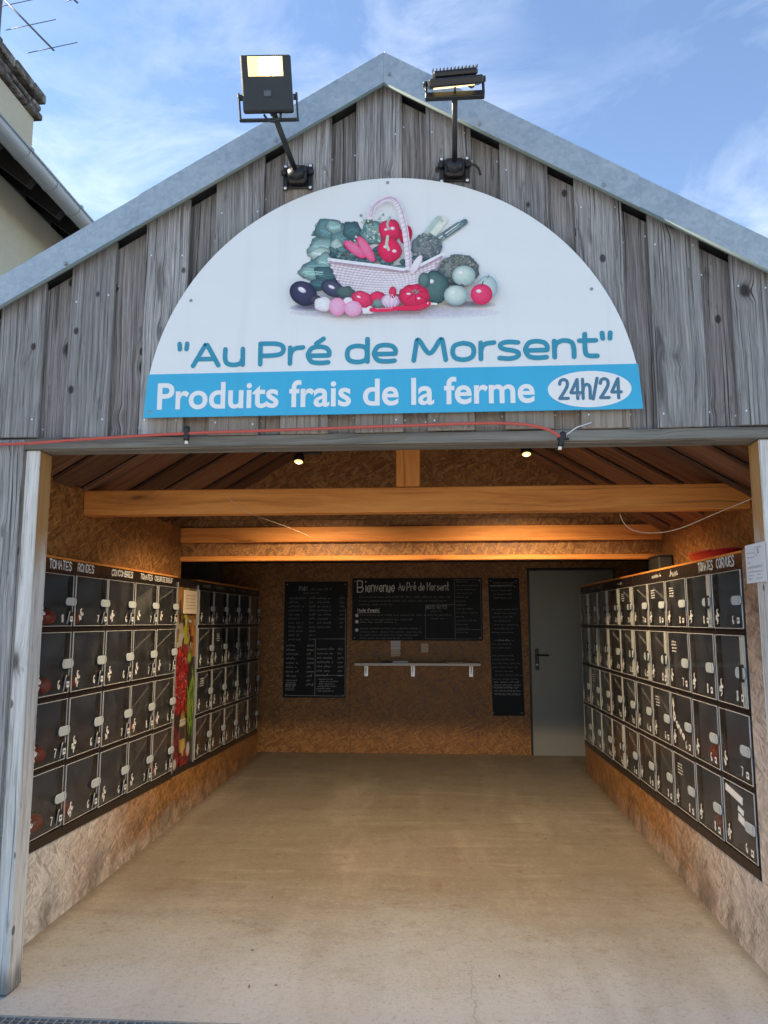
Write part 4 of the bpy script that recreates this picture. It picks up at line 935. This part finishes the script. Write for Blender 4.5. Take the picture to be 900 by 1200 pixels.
cabinet(-1, 6.48, 8.72, 5, 'far left glass locker cabinet standing between the produce poster and the back wall', (), ((1,1),(0,2)), [('', 6.62, 6.84, .036), ('', 7.02, 7.3, .034), ('', 7.5, 7.68, .03), ('', 7.95, 8.1, .03), ('', 8.4, 8.55, .03)], 'left far')
ST1 = [(1,0)]; ST2 = [(0,0),(1,0),(2,0),(0,1),(2,1),(4,1),(4,0),(3,1),(1,3)]
cab_rn = cabinet(1, 3.828, 5.955, 5, 'near right glass locker cabinet chalked TOMATES CORNUES, next to the white notice', ST1+[(3,1),(4,1),(0,1)], ((2,0),(2,1),(2,3),(3,0),(3,2)), [('TOMATES', 4.22, 4.46, .045), ('CORNUES', 3.92, 4.17, .047), ('', 4.80, 5.0, .05), ('', 5.2, 5.42, .034)], 'right near')
cabinet(1, 5.965, 8.135, 5, 'far right glass locker cabinet beside the grey steel door', ST2, ((0,0),(3,2)), [('', 6.3, 6.5, .036), ('', 7.05, 7.25, .036), ('', 7.4, 7.6, .036)], 'right far')
# the out-of-order note and the strip of white tape on two doors of the right bank
X, ya, wv, z0, z1 = door_at[('right near', 2, 2)]
t = MB(); st, e = strokes('En', 0, 0, .06, .8, .05); st2, e2 = strokes('Panne', 0, 0, .06, .7, .05)
for l in st: ribbon(t, [(.05+v*.15+u*.35, z1-.06-u*1.2+v*.5) for u, v in l], .011, lambda u, v: (X-.0075, ya+wv-u, v))
for l in st2: ribbon(t, [(.06+u*.95, z1-.165-u*.45+v*.8) for u, v in l], .011, lambda u, v: (X-.0075, ya+wv-u, v))
o = t.build('chalk_note', M['chalk'], cab_rn); o.matrix_parent_inverse = Matrix.Translation((-XR, -3.828, 0))
X, ya, wv, z0, z1 = door_at[('right near', 0, 3)]
t = MB()
def tp(x0, z0_, x1, z1_, w):
    dx, dz = x1-x0, z1_-z0_; l = math.hypot(dx, dz); nx, nz = -dz/l*w/2, dx/l*w/2
    for (d, q) in ((.0082, 1),):
        t.prism([(ya+wv-(x0+nx), z0_+nz), (ya+wv-(x1+nx), z1_+nz), (ya+wv-(x1-nx), z1_-nz), (ya+wv-(x0-nx), z0_-nz)], 0, X-d, X-.0066)
tp(.045, z1-.035, .265, z1-.065, .034); tp(.20, z1-.105, .27, z1-.117, .024); tp(.20, z1-.145, .275, z1-.158, .036)
o = t.build('tape', M['paper']); tag(o, 'strips of white tape on the lowest nearest right hand locker', 'tape')

# produce seen behind the glass
def tomato(loc, r, name='tomato', mat='tomato', label='', cat='tomato', squash=.82, group='tomatoes inside the lockers'):
    t = thing(name, loc, label, cat, group)
    mb = MB(); prof = [(0, r*.12)] + [(r*math.sin(a), r*squash-r*squash*math.cos(a)) for a in [PI*k/10 for k in range(1, 10)]] + [(0, r*squash*1.84)]
    mb.lathe(prof, 18, None, 0, .03); mb.build('fruit', M[mat], t)
    if mat == 'tomato':
        mb = MB()
        for k in range(5):
            a = 2*PI*k/5+.3; mb.tube([(0,0,r*squash*1.86),(math.cos(a)*r*.28,math.sin(a)*r*.28,r*squash*1.97),(math.cos(a)*r*.5,math.sin(a)*r*.5,r*squash*1.86)], [.004,.005,.001], 5)
        mb.tube([(0,0,r*squash*1.84),(.004,0,r*squash*2.2)], .003, 5); mb.build('stem', M['stem'], t)
    return t
ROWN = ('top', 'second', 'third', 'bottom'); COLN = ('first', 'second', 'third', 'fourth', 'fifth')
for c, r, d, fy, rad in ((0,0,.10,.60,.05),(0,1,.12,.62,.05),(0,2,.12,.58,.05),(0,3,.10,.58,.055),(1,0,.15,.35,.048),(1,1,.13,.3,.052),(1,3,.14,.3,.058),(3,1,.14,.25,.05),(3,2,.14,.35,.05),(4,2,.15,.4,.045),(4,3,.13,.35,.05)):
    X, ya, wv, z0, z1 = door_at[('left near', c, r)]
    tomato((X-.02-rad-.3*max(0,d-.1), ya+wv*fy, z0+.002), rad*1.12, label='red tomato in the %s locker of the %s row, near left cabinet' % (COLN[c], ROWN[r]))
for c, r, d, fy, rad in ((1,2,.10,.55,.055),(1,3,.10,.5,.05),(2,0,.12,.6,.045)):
    X, ya, wv, z0, z1 = door_at[('right near', c, r)]
    tomato((X+.02+rad, ya+wv*fy, z0+.002), rad*1.1, label='red tomato in the %s locker of the %s row, near right cabinet' % (COLN[c], ROWN[r]))
X, ya, wv, z0, z1 = door_at[('left near', 2, 2)]; tomato((X-.13, ya+.12, z0+.002), .05, 'squash', 'yellowveg', 'pale yellow green squash in the middle of the near left locker cabinet', 'squash', .8, 'vegetables inside the lockers')
X, ya, wv, z0, z1 = door_at[('left near', 1, 2)]
t = thing('cucumber', (X-.12, ya+.2, z0+.022), 'dark green cucumber lying in the third row of the near left lockers', 'cucumber')
mb = MB(); mb.tube(catmull([(0,-.15,0),(.005,-.08,.0),(.008,0,.0),(.004,.08,0),(0,.14,.0)], 4), [.006]+[.022]*15+[.008], 10); mb.build('fruit', M['greenveg'], t)
mb = MB(); mb.tube([(0,.139,0),(.002,.155,.004)], .004, 6); mb.build('stem', M['stem'], t)

# ================================================================== produce poster between the left cabinets
pt = thing('produce_poster', (XL, 5.945, 0), 'tall printed poster of fruit and vegetables between the two left locker cabinets', 'poster')
def pw_(name, mb, mat, kind=None): o = mb.build(name, mat, pt, kind); o.matrix_parent_inverse = Matrix.Translation((-XL, -5.945, 0)); return o
ra, rb = rows_at(5.945, -1), rows_at(6.475, -1)
def psk(x, y, z): return (x, y, ((ra[6] if y < 6.2 else rb[6]) if z == 0 else (ra[0] if y < 6.2 else rb[0])))
mb = MB(); mb.box(XL-.3, XL-.004, 5.945, 6.475, 0, 1, 0, 2, None, psk); pw_('cabinet_body', mb, M['carcass'])
for y in (5.946, 6.462):
    mb = MB(); mb.box(XL-.0035, XL+.006, y, y+.012, .37, 1.80, .001); pw_('edge_trim', mb, M['alu'])
mb = MB(); LP = [XL-.003]; Y0_, Y1_, Z0_, Z1_ = 5.962, 6.458, .385, 1.765
def pq(u, v): return (Y0_+u*(Y1_-Y0_), Z0_+v*(Z1_-Z0_))
def ink(c): return tuple(.62*v+.012 for v in lin(c))
def pblob(u, v, ru, rv, c, e=None, rot=0, n=12):
    LP[0] += 2e-5; x = LP[0]; e = e or tuple(q*.5 for q in c); C_, E_ = ink(c), ink(e); cr, sr = math.cos(R(rot)), math.sin(R(rot)); y, z = pq(u, v)
    ring = []
    for f in (.5, 1):
        ring.append([(x, max(Y0_, min(Y1_, y+f*(ru*math.cos(a)*cr-rv*math.sin(a)*sr))), max(Z0_, min(Z1_, z+f*(ru*math.cos(a)*sr+rv*math.sin(a)*cr)))) for a in [2*PI*k/n for k in range(n)]])
    for k in range(n):
        mb.face([(x, min(max(y-.15*ru, Y0_), Y1_), z+.2*rv), ring[0][k], ring[0][(k+1) % n]], cols=[C_]*3); mb.face([ring[0][k], ring[1][k], ring[1][(k+1) % n], ring[0][(k+1) % n]], cols=[C_, E_, E_, C_])
def prect(u0, v0, u1, v1, c): 
    LP[0] += 2e-5; a, b = pq(u0, v0), pq(u1, v1); mb.face([(LP[0],a[0],a[1]),(LP[0],b[0],a[1]),(LP[0],b[0],b[1]),(LP[0],a[0],b[1])], cols=[ink(c)]*4)
random.seed(8)
prect(0, 0, 1, 1, (60,45,35)); prect(0, .62, 1, 1, (150,120,80)); prect(0, .62, .45, .80, (190,175,150)); prect(.72, .6, 1, .95, (190,130,40)); prect(0, .80, .25, 1, (200,130,50))
prect(.3, .68, .62, .9, (196,190,40)); prect(.42, .78, .56, 1, (206,200,70)); prect(.05, .63, .4, .74, (205,195,175)); prect(.62, .84, .75, .94, (90,50,50)); prect(.55, .72, .8, .76, (130,25,25)); prect(.1, .80, .9, .815, (225,220,205))
pblob(.15, .86, .03, .1, (60,40,40)); pblob(.82, .74, .05, .18, (215,150,40), (150,90,20)); pblob(.68, .70, .012, .11, (220,215,205), None, 35)
prect(0, .30, .62, .62, (120,10,12))
for k in range(95): pblob(random.uniform(0,.6), random.uniform(.31,.64), random.uniform(.03,.05), random.uniform(.035,.055), random.choice(((210,30,28),(190,18,22),(225,55,45))), (90,4,8))
for k in range(30): pblob(random.uniform(.05,.95), random.uniform(.62,.97), random.uniform(.012,.03), random.uniform(.015,.05), random.choice(((210,190,160),(150,110,60),(196,170,50),(90,60,45),(170,60,40),(120,140,60))), None, random.uniform(-40,40))
for k in range(40):
    u_, v_ = random.uniform(.03,.57), random.uniform(.33,.6); pblob(u_, v_, .007, .008, (240,190,180), (220,90,80))
pblob(.66, .6, .06, .05, (170,190,70), (90,110,30))
for k in range(26): pblob(random.uniform(.62,1), random.uniform(.2,.48), .018, .12, random.choice(((150,190,50),(110,160,40),(175,205,80))), (50,90,20), random.uniform(-25,25))
for k in range(22): pblob(random.uniform(0,.3), random.uniform(.02,.24), random.uniform(.035,.05), .05, random.choice(((150,40,60),(170,60,80),(120,20,40))), (70,10,25))
pblob(.42, .17, .085, .2, (225,180,80), (150,105,40)); pblob(.46, .1, .075, .1, (230,195,110), (160,120,50)); prect(.28, .15, .56, .22, (70,60,70)); prect(.28, .225, .56, .245, (235,232,228)); prect(.28, .25, .56, .26, (235,232,228))
for k in range(16): pblob(random.uniform(.1,.8), random.uniform(0,.07), .04, .045, random.choice(((150,25,40),(175,40,50))), (70,8,16))
pblob(.72, .08, .05, .06, (225,225,220), (160,160,150)); pblob(.1, .03, .04, .045, (230,225,225), (160,150,150))
pw_('printed_picture', mb, M['print'])
nt_ = thing('paper_notice', (XL+.008, 6.08, 1.56), 'small cream paper notice pinned at the top of the produce poster', 'notice')
mb = MB(); mb.box(-.003, .002, 0, .34, 0, .185, .0005); mb.build('sheet', M['cream_paper'], nt_)
mb = MB()
for k in range(5): scribble(mb, .05, .14-k*.026, .24, .010, .003, lambda u, v: (.0026, u, v))
mb.build('writing', M['dark_print'], nt_)

# ================================================================== back wall: boards, shelf, door
def slate(x0, x1, z0, z1, label, draw, x0b=None, x1b=None):
    t = thing('chalkboard', (x0, YB-.002, z0), label, 'chalkboard', 'chalkboards on the back wall'); x0b = x0 if x0b is None else x0b; x1b = x1 if x1b is None else x1b
    mb = MB(); mb.prism([(x0b-x0, 0), (x1b-x0, 0), (x1-x0, z1-z0), (0, z1-z0)], 1, -.013, 0, .001, 2); mb.build('slate', M['slate'], t)
    for nm, mat, fn in draw:
        mb = MB(); fn(mb, x1-x0, z1-z0, lambda u, v: (u, -.0136, v)); mb.build(nm, M[mat], t)
    s = MB()
    for x, z in ((.03,.03),(x1b-x0-.03,.03),(.03,z1-z0-.03),(x1-x0-.03,z1-z0-.03)): s.lathe([(0,.003),(.005,.002),(.006,0)], 6, Matrix.Translation((x,-.0132,z)) @ Matrix.Rotation(R(90),4,'X'))
    s.build('screw', M['nail'], t)
    return t
def txt(mb, s, x, z, h, w, to, wid=None, wf=.7, jit=.04):
    st, e = strokes(s, 0, 0, h, wf, jit); k = (wid/e) if wid else 1
    for l in st: ribbon(mb, [(x+u*k, z+v) for u, v in l], w, to)
def price_list(mb, W_, H_, to):
    txt(mb, 'PAIN', .17, H_-.1, .045, .007, to, .1); scribble(mb, .3, H_-.1, .25, .03, .004, to); scribble(mb, .22, H_-.14, .18, .02, .004, to)
    for k in range(11):
        z = H_-.2-k*.047; scribble(mb, .05, z, random.uniform(.12,.2), .024, .0045, to); scribble(mb, .29, z, .07, .024, .005, to)
        if k < 8: scribble(mb, .385, z, random.uniform(.12,.17), .022, .005, to); scribble(mb, .64, z, .06, .022, .005, to)
def price_list2(mb, W_, H_, to):
    for k in range(10):
        z = H_-.74-k*.049; scribble(mb, .03, z, random.uniform(.1,.16), .026, .005, to); scribble(mb, .27, z, .075, .026, .006, to)
    for k in range(5): scribble(mb, .03, .16-k*.02, .11, .014, .004, to)
    for k in range(7):
        z = H_-.78-k*.049; scribble(mb, .385, z, random.uniform(.14,.2), .026, .0055, to); scribble(mb, .625, z, .065, .024, .0055, to)
    for k in range(6): scribble(mb, .38+random.uniform(0,.06), .2-k*.026, random.uniform(.15,.26), .016, .005, to)
    for q in (((.365,.03),(.365,.66),(.71,.66)), ((.71,.02),(.71,1.0)), ((.37,.25),(.70,.25)), ((.02,.025),(.70,.02))): ribbon(mb, list(q), .004, to)
slate(-1.785, -1.052, .64, 1.953, 'tall chalkboard filled with a long price list, on the back wall behind the left lockers', [('chalk_writing', 'chalkdim', price_list), ('chalk_writing', 'chalkmid', price_list2)], -1.787, -1.07)
def welcome(mb, W_, H_, to):
    txt(mb, 'B', .06, H_-.165, .13, .011, to, .09); txt(mb, 'ienvenue', .15, H_-.155, .125, .010, to, .35, .7, .02); txt(mb, 'Au Pr\u00e9 de Morsent', .535, H_-.14, .09, .007, to, .585)
    txt(mb, "Mode d'emploi", .065, H_-.38, .035, .0055, to, .25); ribbon(mb, [(.065,H_-.395),(.32,H_-.392)], .004, to)
    for k in range(3): mb.face([to(.055+.02*math.cos(a), H_-(.425,.495,.59)[k]+.02*math.sin(a)) for a in [2*PI*q/14 for q in range(14)]])
def welcome2(mb, W_, H_, to):
    for k in range(3): scribble(mb, .08+.0*k, H_-(.225,.27,.31)[k], (1.05,1.0,.4)[k], .022, .0035, to)
    for z, l in ((.43,.76),(.48,.6),(.51,.42),(.58,.7),(.62,.72),(.655,.66),(.69,.6)): scribble(mb, .09, H_-z, l, .02, .004, to)
    txt(mb, 'BONS VENTS', .85, H_-.35, .042, .006, to, .24)
    for k in range(3): scribble(mb, .9-.04*(k==1), H_-.39-.04*k, (.14,.28,.16)[k], .022, .004, to)
    for k in range(14): scribble(mb, 1.19, H_-.05-k*.044, random.uniform(.1,.27), .016, .0035, to)
    for q in (((1.175,.01),(1.175,H_-.01)), ((.84,.02),(.84,.40),(1.17,.405)), ((.84,.02),(1.47,.02),(1.47,H_-.02),(1.18,H_-.02)), ((1.18,.12),(1.46,.125))): ribbon(mb, list(q), .0035, to)
slate(-.999, .487, 1.282, 1.99, 'wide chalkboard headed Bienvenue above the wall shelf', [('chalk_lettering', 'chalk', welcome), ('chalk_writing', 'chalkdim', welcome2)])
def notes3(mb, W_, H_, to):
    z = H_-.06
    while z > .2:
        if random.random() < .8: scribble(mb, .03 if random.random() < .5 else .06, z, random.uniform(.18,.32), .017, .0035, to)
        z -= .043
def notes3b(mb, W_, H_, to):
    for k in range(5): scribble(mb, .05, .36-k*.032, random.uniform(.24,.3), .018, .004, to)
    scribble(mb, .1, .82, .13, .02, .005, to); ribbon(mb, [(.02,H_-.085),(.28,H_-.08)], .004, to)
slate(.557, .905, .458, 1.986, 'narrow tall chalkboard beside the grey steel door', [('chalk_writing', 'chalkdim', notes3), ('chalk_writing', 'chalkmid', notes3b)], .585, .935)
sh = thing('wall_shelf', (-.25, YB-.002, 1.01), 'narrow white shelf on three metal brackets under the wide chalkboard', 'shelf')
mb = MB(); mb.box(-.70, .70, -.20, -.003, 0, .03, .003, 0); mb.build('shelf_board', M['shelf'], sh)
for x in (-.585, -.055, .60):
    mb = MB(); mb.box(x-.022, x+.022, -.006, -.001, -.13, -.002, .001); mb.box(x-.02, x+.02, -.16, -.0065, -.006, -.001, .001); mb.prism([(-.006,-.10),(-.006,-.007),(-.11,-.007)], 0, x-.003, x+.003); b = mb.build('bracket', M['alu'], sh)
for (x, z, w, h, mt, lb) in ((-.50, 1.18, .11, .10, 'paper', 'small pale card pinned above the wall shelf'), (-.50, 1.105, .105, .07, 'cream_paper', 'small tan card pinned below the pale one above the shelf'), (-.17, 1.15, .08, .10, 'cream_paper', 'small upright pinkish card alone on the wall, right of two cards')):
    t = thing('card', (x, YB-.002, z), lb, 'card', 'cards pinned above the shelf'); mb = MB(); mb.box(-w/2, w/2, -.004, 0, 0, h, .0005); mb.build('sheet', M[mt], t)
    mb = MB()
    for k in range(2): scribble(mb, -w/2+.012, h*.62-k*.03, w-.03, .012, .003, lambda u, v: (u, -.0045, v))
    mb.build('writing', M['dark_print'], t)
for x, w, d, hh, mt, lb in ((-.60, .12, .08, .012, 'blackplastic', 'small black box lying on the wall shelf'), (-.44, .17, .10, .02, 'paper', 'pile of white leaflets on the wall shelf'), (.18, .22, .10, .010, 'cream_paper', 'flat brown paper pad on the wall shelf')):
    t = thing('leaflet_pile' if mt != 'blackplastic' else 'small_box', (x, YB-.10, 1.04), lb, 'leaflets' if mt != 'blackplastic' else 'box'); nl = 3
    mb = MB()
    for k in range(nl): mb.box(-w/2+random.uniform(-.006,.006), w/2+random.uniform(-.006,.006), -d/2+random.uniform(-.004,.004), d/2, k*hh/nl+.0005, (k+1)*hh/nl, .0005)
    mb.build('stack', M[mt], t)
dt = thing('steel_door', (1.02, YB-.004, .035), 'plain grey steel door with a black lever handle in the back wall', 'door')
mb = MB(); mb.box(0, .94, -.03, .0, .0, 2.035, .003); lf = mb.build('door_leaf', M['door'], dt)
mb = MB(); mb.box(-.018, -.001, -.012, .01, -.01, 2.05, .002); mb.box(.941, .958, -.012, .01, -.01, 2.05, .002); mb.box(-.018, .958, -.012, .01, 2.051, 2.065, .002, 0); mb.build('door_frame', M['black'], dt)
mb = MB(); mb.box(.043, .083, -.041, -.0305, .925, 1.16, .004); mb.tube([(.063,-.042,1.09),(.063,-.075,1.09),(.10,-.08,1.09),(.19,-.078,1.09)], .010, 8); h_ = mb.build('handle', M['blackplastic'], dt)
mb = MB(); mb.lathe([(0,.004),(.011,.004),(.012,0)], 10, Matrix.Translation((.063,-.0415,.985)) @ Matrix.Rotation(R(90),4,'X')); mb.build('key_cylinder', M['nail'], h_)
t = thing('ceiling_sensor', (.40, 7.0, 2.168), 'small white sensor on the low dark ceiling of the rear bay', 'sensor'); mb = MB(); mb.lathe([(0,-.035),(.03,-.033),(.045,-.018),(.05,0)], 14); mb.build('cap', M['white'], t)

# ================================================================== lit lamps under the roof
for x, y, z, lb in ((-.929, 5.1, 2.557, 'lit round spotlight on a black arm under the left roof slope'), (.58, 5.1, 2.586, 'lit round spotlight on a thin arm under the right roof slope')):
    t = thing('spotlight', (x, y, z), lb, 'spotlight', 'spotlights under the roof')
    rt_ = Matrix.Rotation(R(-24), 4, 'X')
    mb = MB(); mb.lathe([(.030,-.004),(.036,0),(.038,.03),(.03,.055),(0,.06)], 16, rt_); mb.build('lamp_housing', M['black'], t)
    mb = MB(); mb.lathe([(0,-.009),(.018,-.007),(.0295,-.001)], 16, rt_); mb.build('lamp_glass', M['lampglow'], t)
    mb = MB(); mb.lathe([(0,-.013),(.008,-.012),(.013,-.0095)], 12, rt_); mb.build('bulb', M['lampcore'], t)
    top = cz(x)-z-.02
    mb = MB()
    if x < 0: mb.tube([(0,.01,.05),(.10,.05,.10),(.14,.09,cz(x+.14)-z-.012)], .012, 8); mb.box(.03,.15,.0,.05,.05,.115,.01)
    else: mb.tube([(0,.01,.05),(-.02,.05,.12),(-.03,.09,cz(x-.03)-z-.012)], .010, 8)
    mb.build('arm', M['black'], t)
    l = bpy.data.lights.new('lamp_light', 'SPOT'); l.energy = 58; l.color = (1.0, .73, .42); l.spot_size = R(138); l.spot_blend = .6; l.shadow_soft_size = .03
    lo = bpy.data.objects.new('lamp_light', l); COL.objects.link(lo); lo.parent = t; lo.location = (0, -.0, -.03); lo.rotation_euler = (R(10), 0, 0)

# ================================================================== odds and ends
n = thing('wall_notice', (1.366, 3.39, 1.665), 'white printed notice with handwriting tacked to the right entrance post', 'notice')
mb = MB(); mb.box(-.0015, .0, 0, .205, 0, .168, 0, 2, None, lambda x, y, z: (x-.006*max(0, (y/.205)-.6), y, z)); mb.build('sheet', M['paper'], n)
mb = MB(); tn = lambda u, v: (-.0025-.006*max(0, ((.205-u)/.205)-.6), .205-u, v)
for z, l in ((.128,.07),(.108,.08),(.085,.03),(.062,.15),(.045,.15),(.03,.14),(.015,.15)): scribble(mb, .02, z, l, .007, .0016, tn)
ribbon(mb, [(.02,.07),(.18,.072)], .0012, tn); txt(mb, '15', .125, .125, .02, .003, tn); ribbon(mb, catmull([(.17,.15),(.11,.15),(.1,.13),(.13,.112)], 4), .002, tn)
mb.build('writing', M['dark_print'], n)
t = thing('tray', (1.62, 4.75, 1.85), 'red plastic tray lying on top of the near right lockers', 'tray')
mb = MB(); rr_ = [(.0,.0),(.09,.0),(.10,.012),(.108,.045),(.114,.047),(.113,.052),(.104,.05),(.092,.010),(0,.008)]
mb.lathe(rr_, 24, Matrix.Diagonal((.9, 3.0, 1, 1))); mb.build('shell', M['red'], t)
mb = MB(); mb.tube([(-.09*math.cos(a)-.012, .30*math.sin(a), .050) for a in [R(-40+10*k) for k in range(9)]], .006, 6); mb.build('rim', M['red'], t)
t = thing('storage_box', (1.64, 6.08, 1.858), 'dark grey plastic box standing on top of the right lockers', 'box')
mb = MB(); mb.box(-.05, .05, -.27, .01, 0, .11, .01); mb.build('box_body', M['greybox'], t); mb = MB(); mb.box(-.054, .054, -.274, .014, .111, .122, .004); mb.build('lid', M['greybox'], t)
wire = catmull([(1.02,4.47,2.10),(1.04,4.47,2.05),(1.08,4.46,2.01),(1.16,4.42,1.985),(1.28,4.3,1.99),(1.45,4.1,2.06),(1.69,3.75,2.16)], 5)
mb = MB(); mb.tube(wire, .0022, 6); tag(mb.build('loose_wire', M['cream_paper']), 'thin loose wire hanging below the right end of the tie beam', 'wire')
mb = MB(); mb.tube(catmull([(-1.2,4.34,2.20),(-1.12,4.345,2.14),(-1.05,4.35,2.1),(-.9,5.2,2.08),(-.85,6.075,2.06),(-.86,6.09,2.02)], 5), .0009, 6); tag(mb.build('loose_wire', M['cream_paper']), 'thin loose wire draped between the two beams on the left', 'wire')
random.seed(3)
deb = MB()
for k in range(14):
    x, y = random.uniform(-1.7,1.2), random.uniform(3.4,8.5); s_ = random.uniform(.004,.011); a = random.uniform(0,PI)
    c, s2 = math.cos(a)*s_, math.sin(a)*s_; deb.face([(x-c,y-s2,fz(y)+.003),(x+s2*.4,y-c*.4,fz(y)+.007),(x+c,y+s2,fz(y)+.003),(x-s2*.4,y+c*.4,fz(y)+.005)])
deb.build('floor_litter', M['darkwood'], None, 'stuff')

# ================================================================== neighbouring house on the left
hs = thing('neighbour_house', (-4.0, 7.0, 0), 'cream rendered house with a zinc gutter and dark eaves, left of the shed', 'house')
HM = Matrix.Translation((4.0, -7.0, 0))
def hp(name, mb, mat, parent=None):
    o = mb.build(name, mat, parent or hs)
    if parent is None: o.matrix_parent_inverse = HM
    return o
GX, GZ = -3.56, 5.52
mb = MB(); mb.prism([(-7.6,-.1),(-4.12,-.1),(-4.12,5.70),(-4.36,5.70),(-4.36,6.05),(-7.6,8.55)], 1, 2.6, 13.0); hp('wall', mb, M['render'])
gut = MB()
for ya, yb in ((2.3,4.4),(4.4,6.05),(6.05,7.0),(7.0,9.0),(9.0,13.0)):
    N_ = 12; prof = [(GX+.085*math.cos(a), GZ+.085*math.sin(a)) for a in [PI+PI*k/N_ for k in range(N_+1)]]; prin = [(GX+.079*math.cos(a), GZ+.079*math.sin(a)) for a in [2*PI-PI*k/N_ for k in range(N_+1)]]
    gut.prism(prof+prin, 1, ya+.002, yb-.002)
g_ = hp('gutter', gut, M['zinc'])
gj = MB()
for y in (4.4,6.05,6.55,7.0,7.9,9.0,5.2): gj.prism([(GX+.091*math.cos(a), GZ+.091*math.sin(a)) for a in [PI+PI*k/12 for k in range(13)]], 1, y-.012, y+.012)
gj.tube([(GX+.088,2.3,GZ+.004),(GX+.088,13.0,GZ+.004)], .011, 8)
for y in (5.2,6.05,7.0,7.9): gj.box(GX+.075, GX+.105, y-.02, y+.02, GZ-.01, GZ+.022, .002)
hp('gutter_joint', gj, M['zinc'], None)
SLH = math.radians(38)
rotH = Matrix.Translation((GX-.03, 0, GZ+.03)) @ Matrix.Rotation(SLH, 4, 'Y')
mb = MB(); mb.box(-5.2, .02, 2.2, 13.0, .01, .07, 0, 0, rotH); rf = hp('roof', mb, M['tile'])
mb = MB(); mb.box(-.9, .0, 2.2, 13.0, -.03, .005, 0, 1, rotH); hp('eaves_board', mb, M['darkwood'])
for k in range(18):
    y = 2.51+k*.56; mb = MB(); mb.box(-1.0, -.03, y, y+.09, -.17, -.032, .005, 0, rotH); hp('rafter', mb, M['darkwood'])
CX0, CX1, CY0, CY1 = -5.75, -4.9, 6.6, 8.55
mb = MB(); mb.box(CX0, CX1, CY0, CY1, 5.9, 7.60, .01); ch = hp('chimney', mb, M['render'])
random.seed(21)
for z0, z1, o_ in ((7.602, 7.69, .07), (7.71, 7.80, .05), (7.83, 7.97, .09)):
    y = CY0-o_
    while y < CY1+o_-.05:
        w = min(random.uniform(.28,.5), CY1+o_-y); mb = MB(); mb.box(CX0-o_, CX1+o_+random.uniform(-.015,.02), y+.006, y+w-.006, z0+random.uniform(0,.012), z1-random.uniform(0,.02), .014, 1); mb.build('capstone', M['stone'], ch); y += w
mb = MB(); mb.box(CX0-.02, CX1-.02, CY0+.02, CY1-.02, 7.598, 7.85, .004); mb.build('mortar_bed', M['stone'], ch)
an = thing('tv_antenna', (-5.09, 8.0, 7.7), 'thin television aerial fixed on the stone capped chimney', 'antenna')
AM = Vector((-5.09, 8.0, 7.7))
mb = MB(); mb.tube([(0,0,-.1),(.0,0,1.6)], .022, 8); mb.build('mast', M['antenna'], an)
mb = MB(); mb.tube([Vector((-5.25,8.0,8.975))-AM, Vector((-4.40,8.0,8.062))-AM], .011, 6); mb.build('boom', M['antenna'], an)
for (x, z) in ((-4.959,8.691),(-4.702,8.409),(-4.425,8.098),(-5.12,8.86)):
    mb = MB(); c = Vector((x, 8.0, z))-AM; d = Vector((.30,0.0,.052)); mb.tube([c-d, c+d], .005, 5); mb.build('rod', M['antenna'], an)
mb = MB(); mb.tube([Vector((-4.35,8.0,8.86))-AM, Vector((-4.15,8.0,8.66))-AM], .011, 6); mb.tube([Vector((-5.09,8.0,9.2))-AM, Vector((-4.35,8.0,8.86))-AM], .008, 6); mb.tube([Vector((-4.3,8.0,8.68))-AM, Vector((-4.05,8.0,8.76))-AM], .004, 5); mb.build('second_boom', M['antenna'], an)
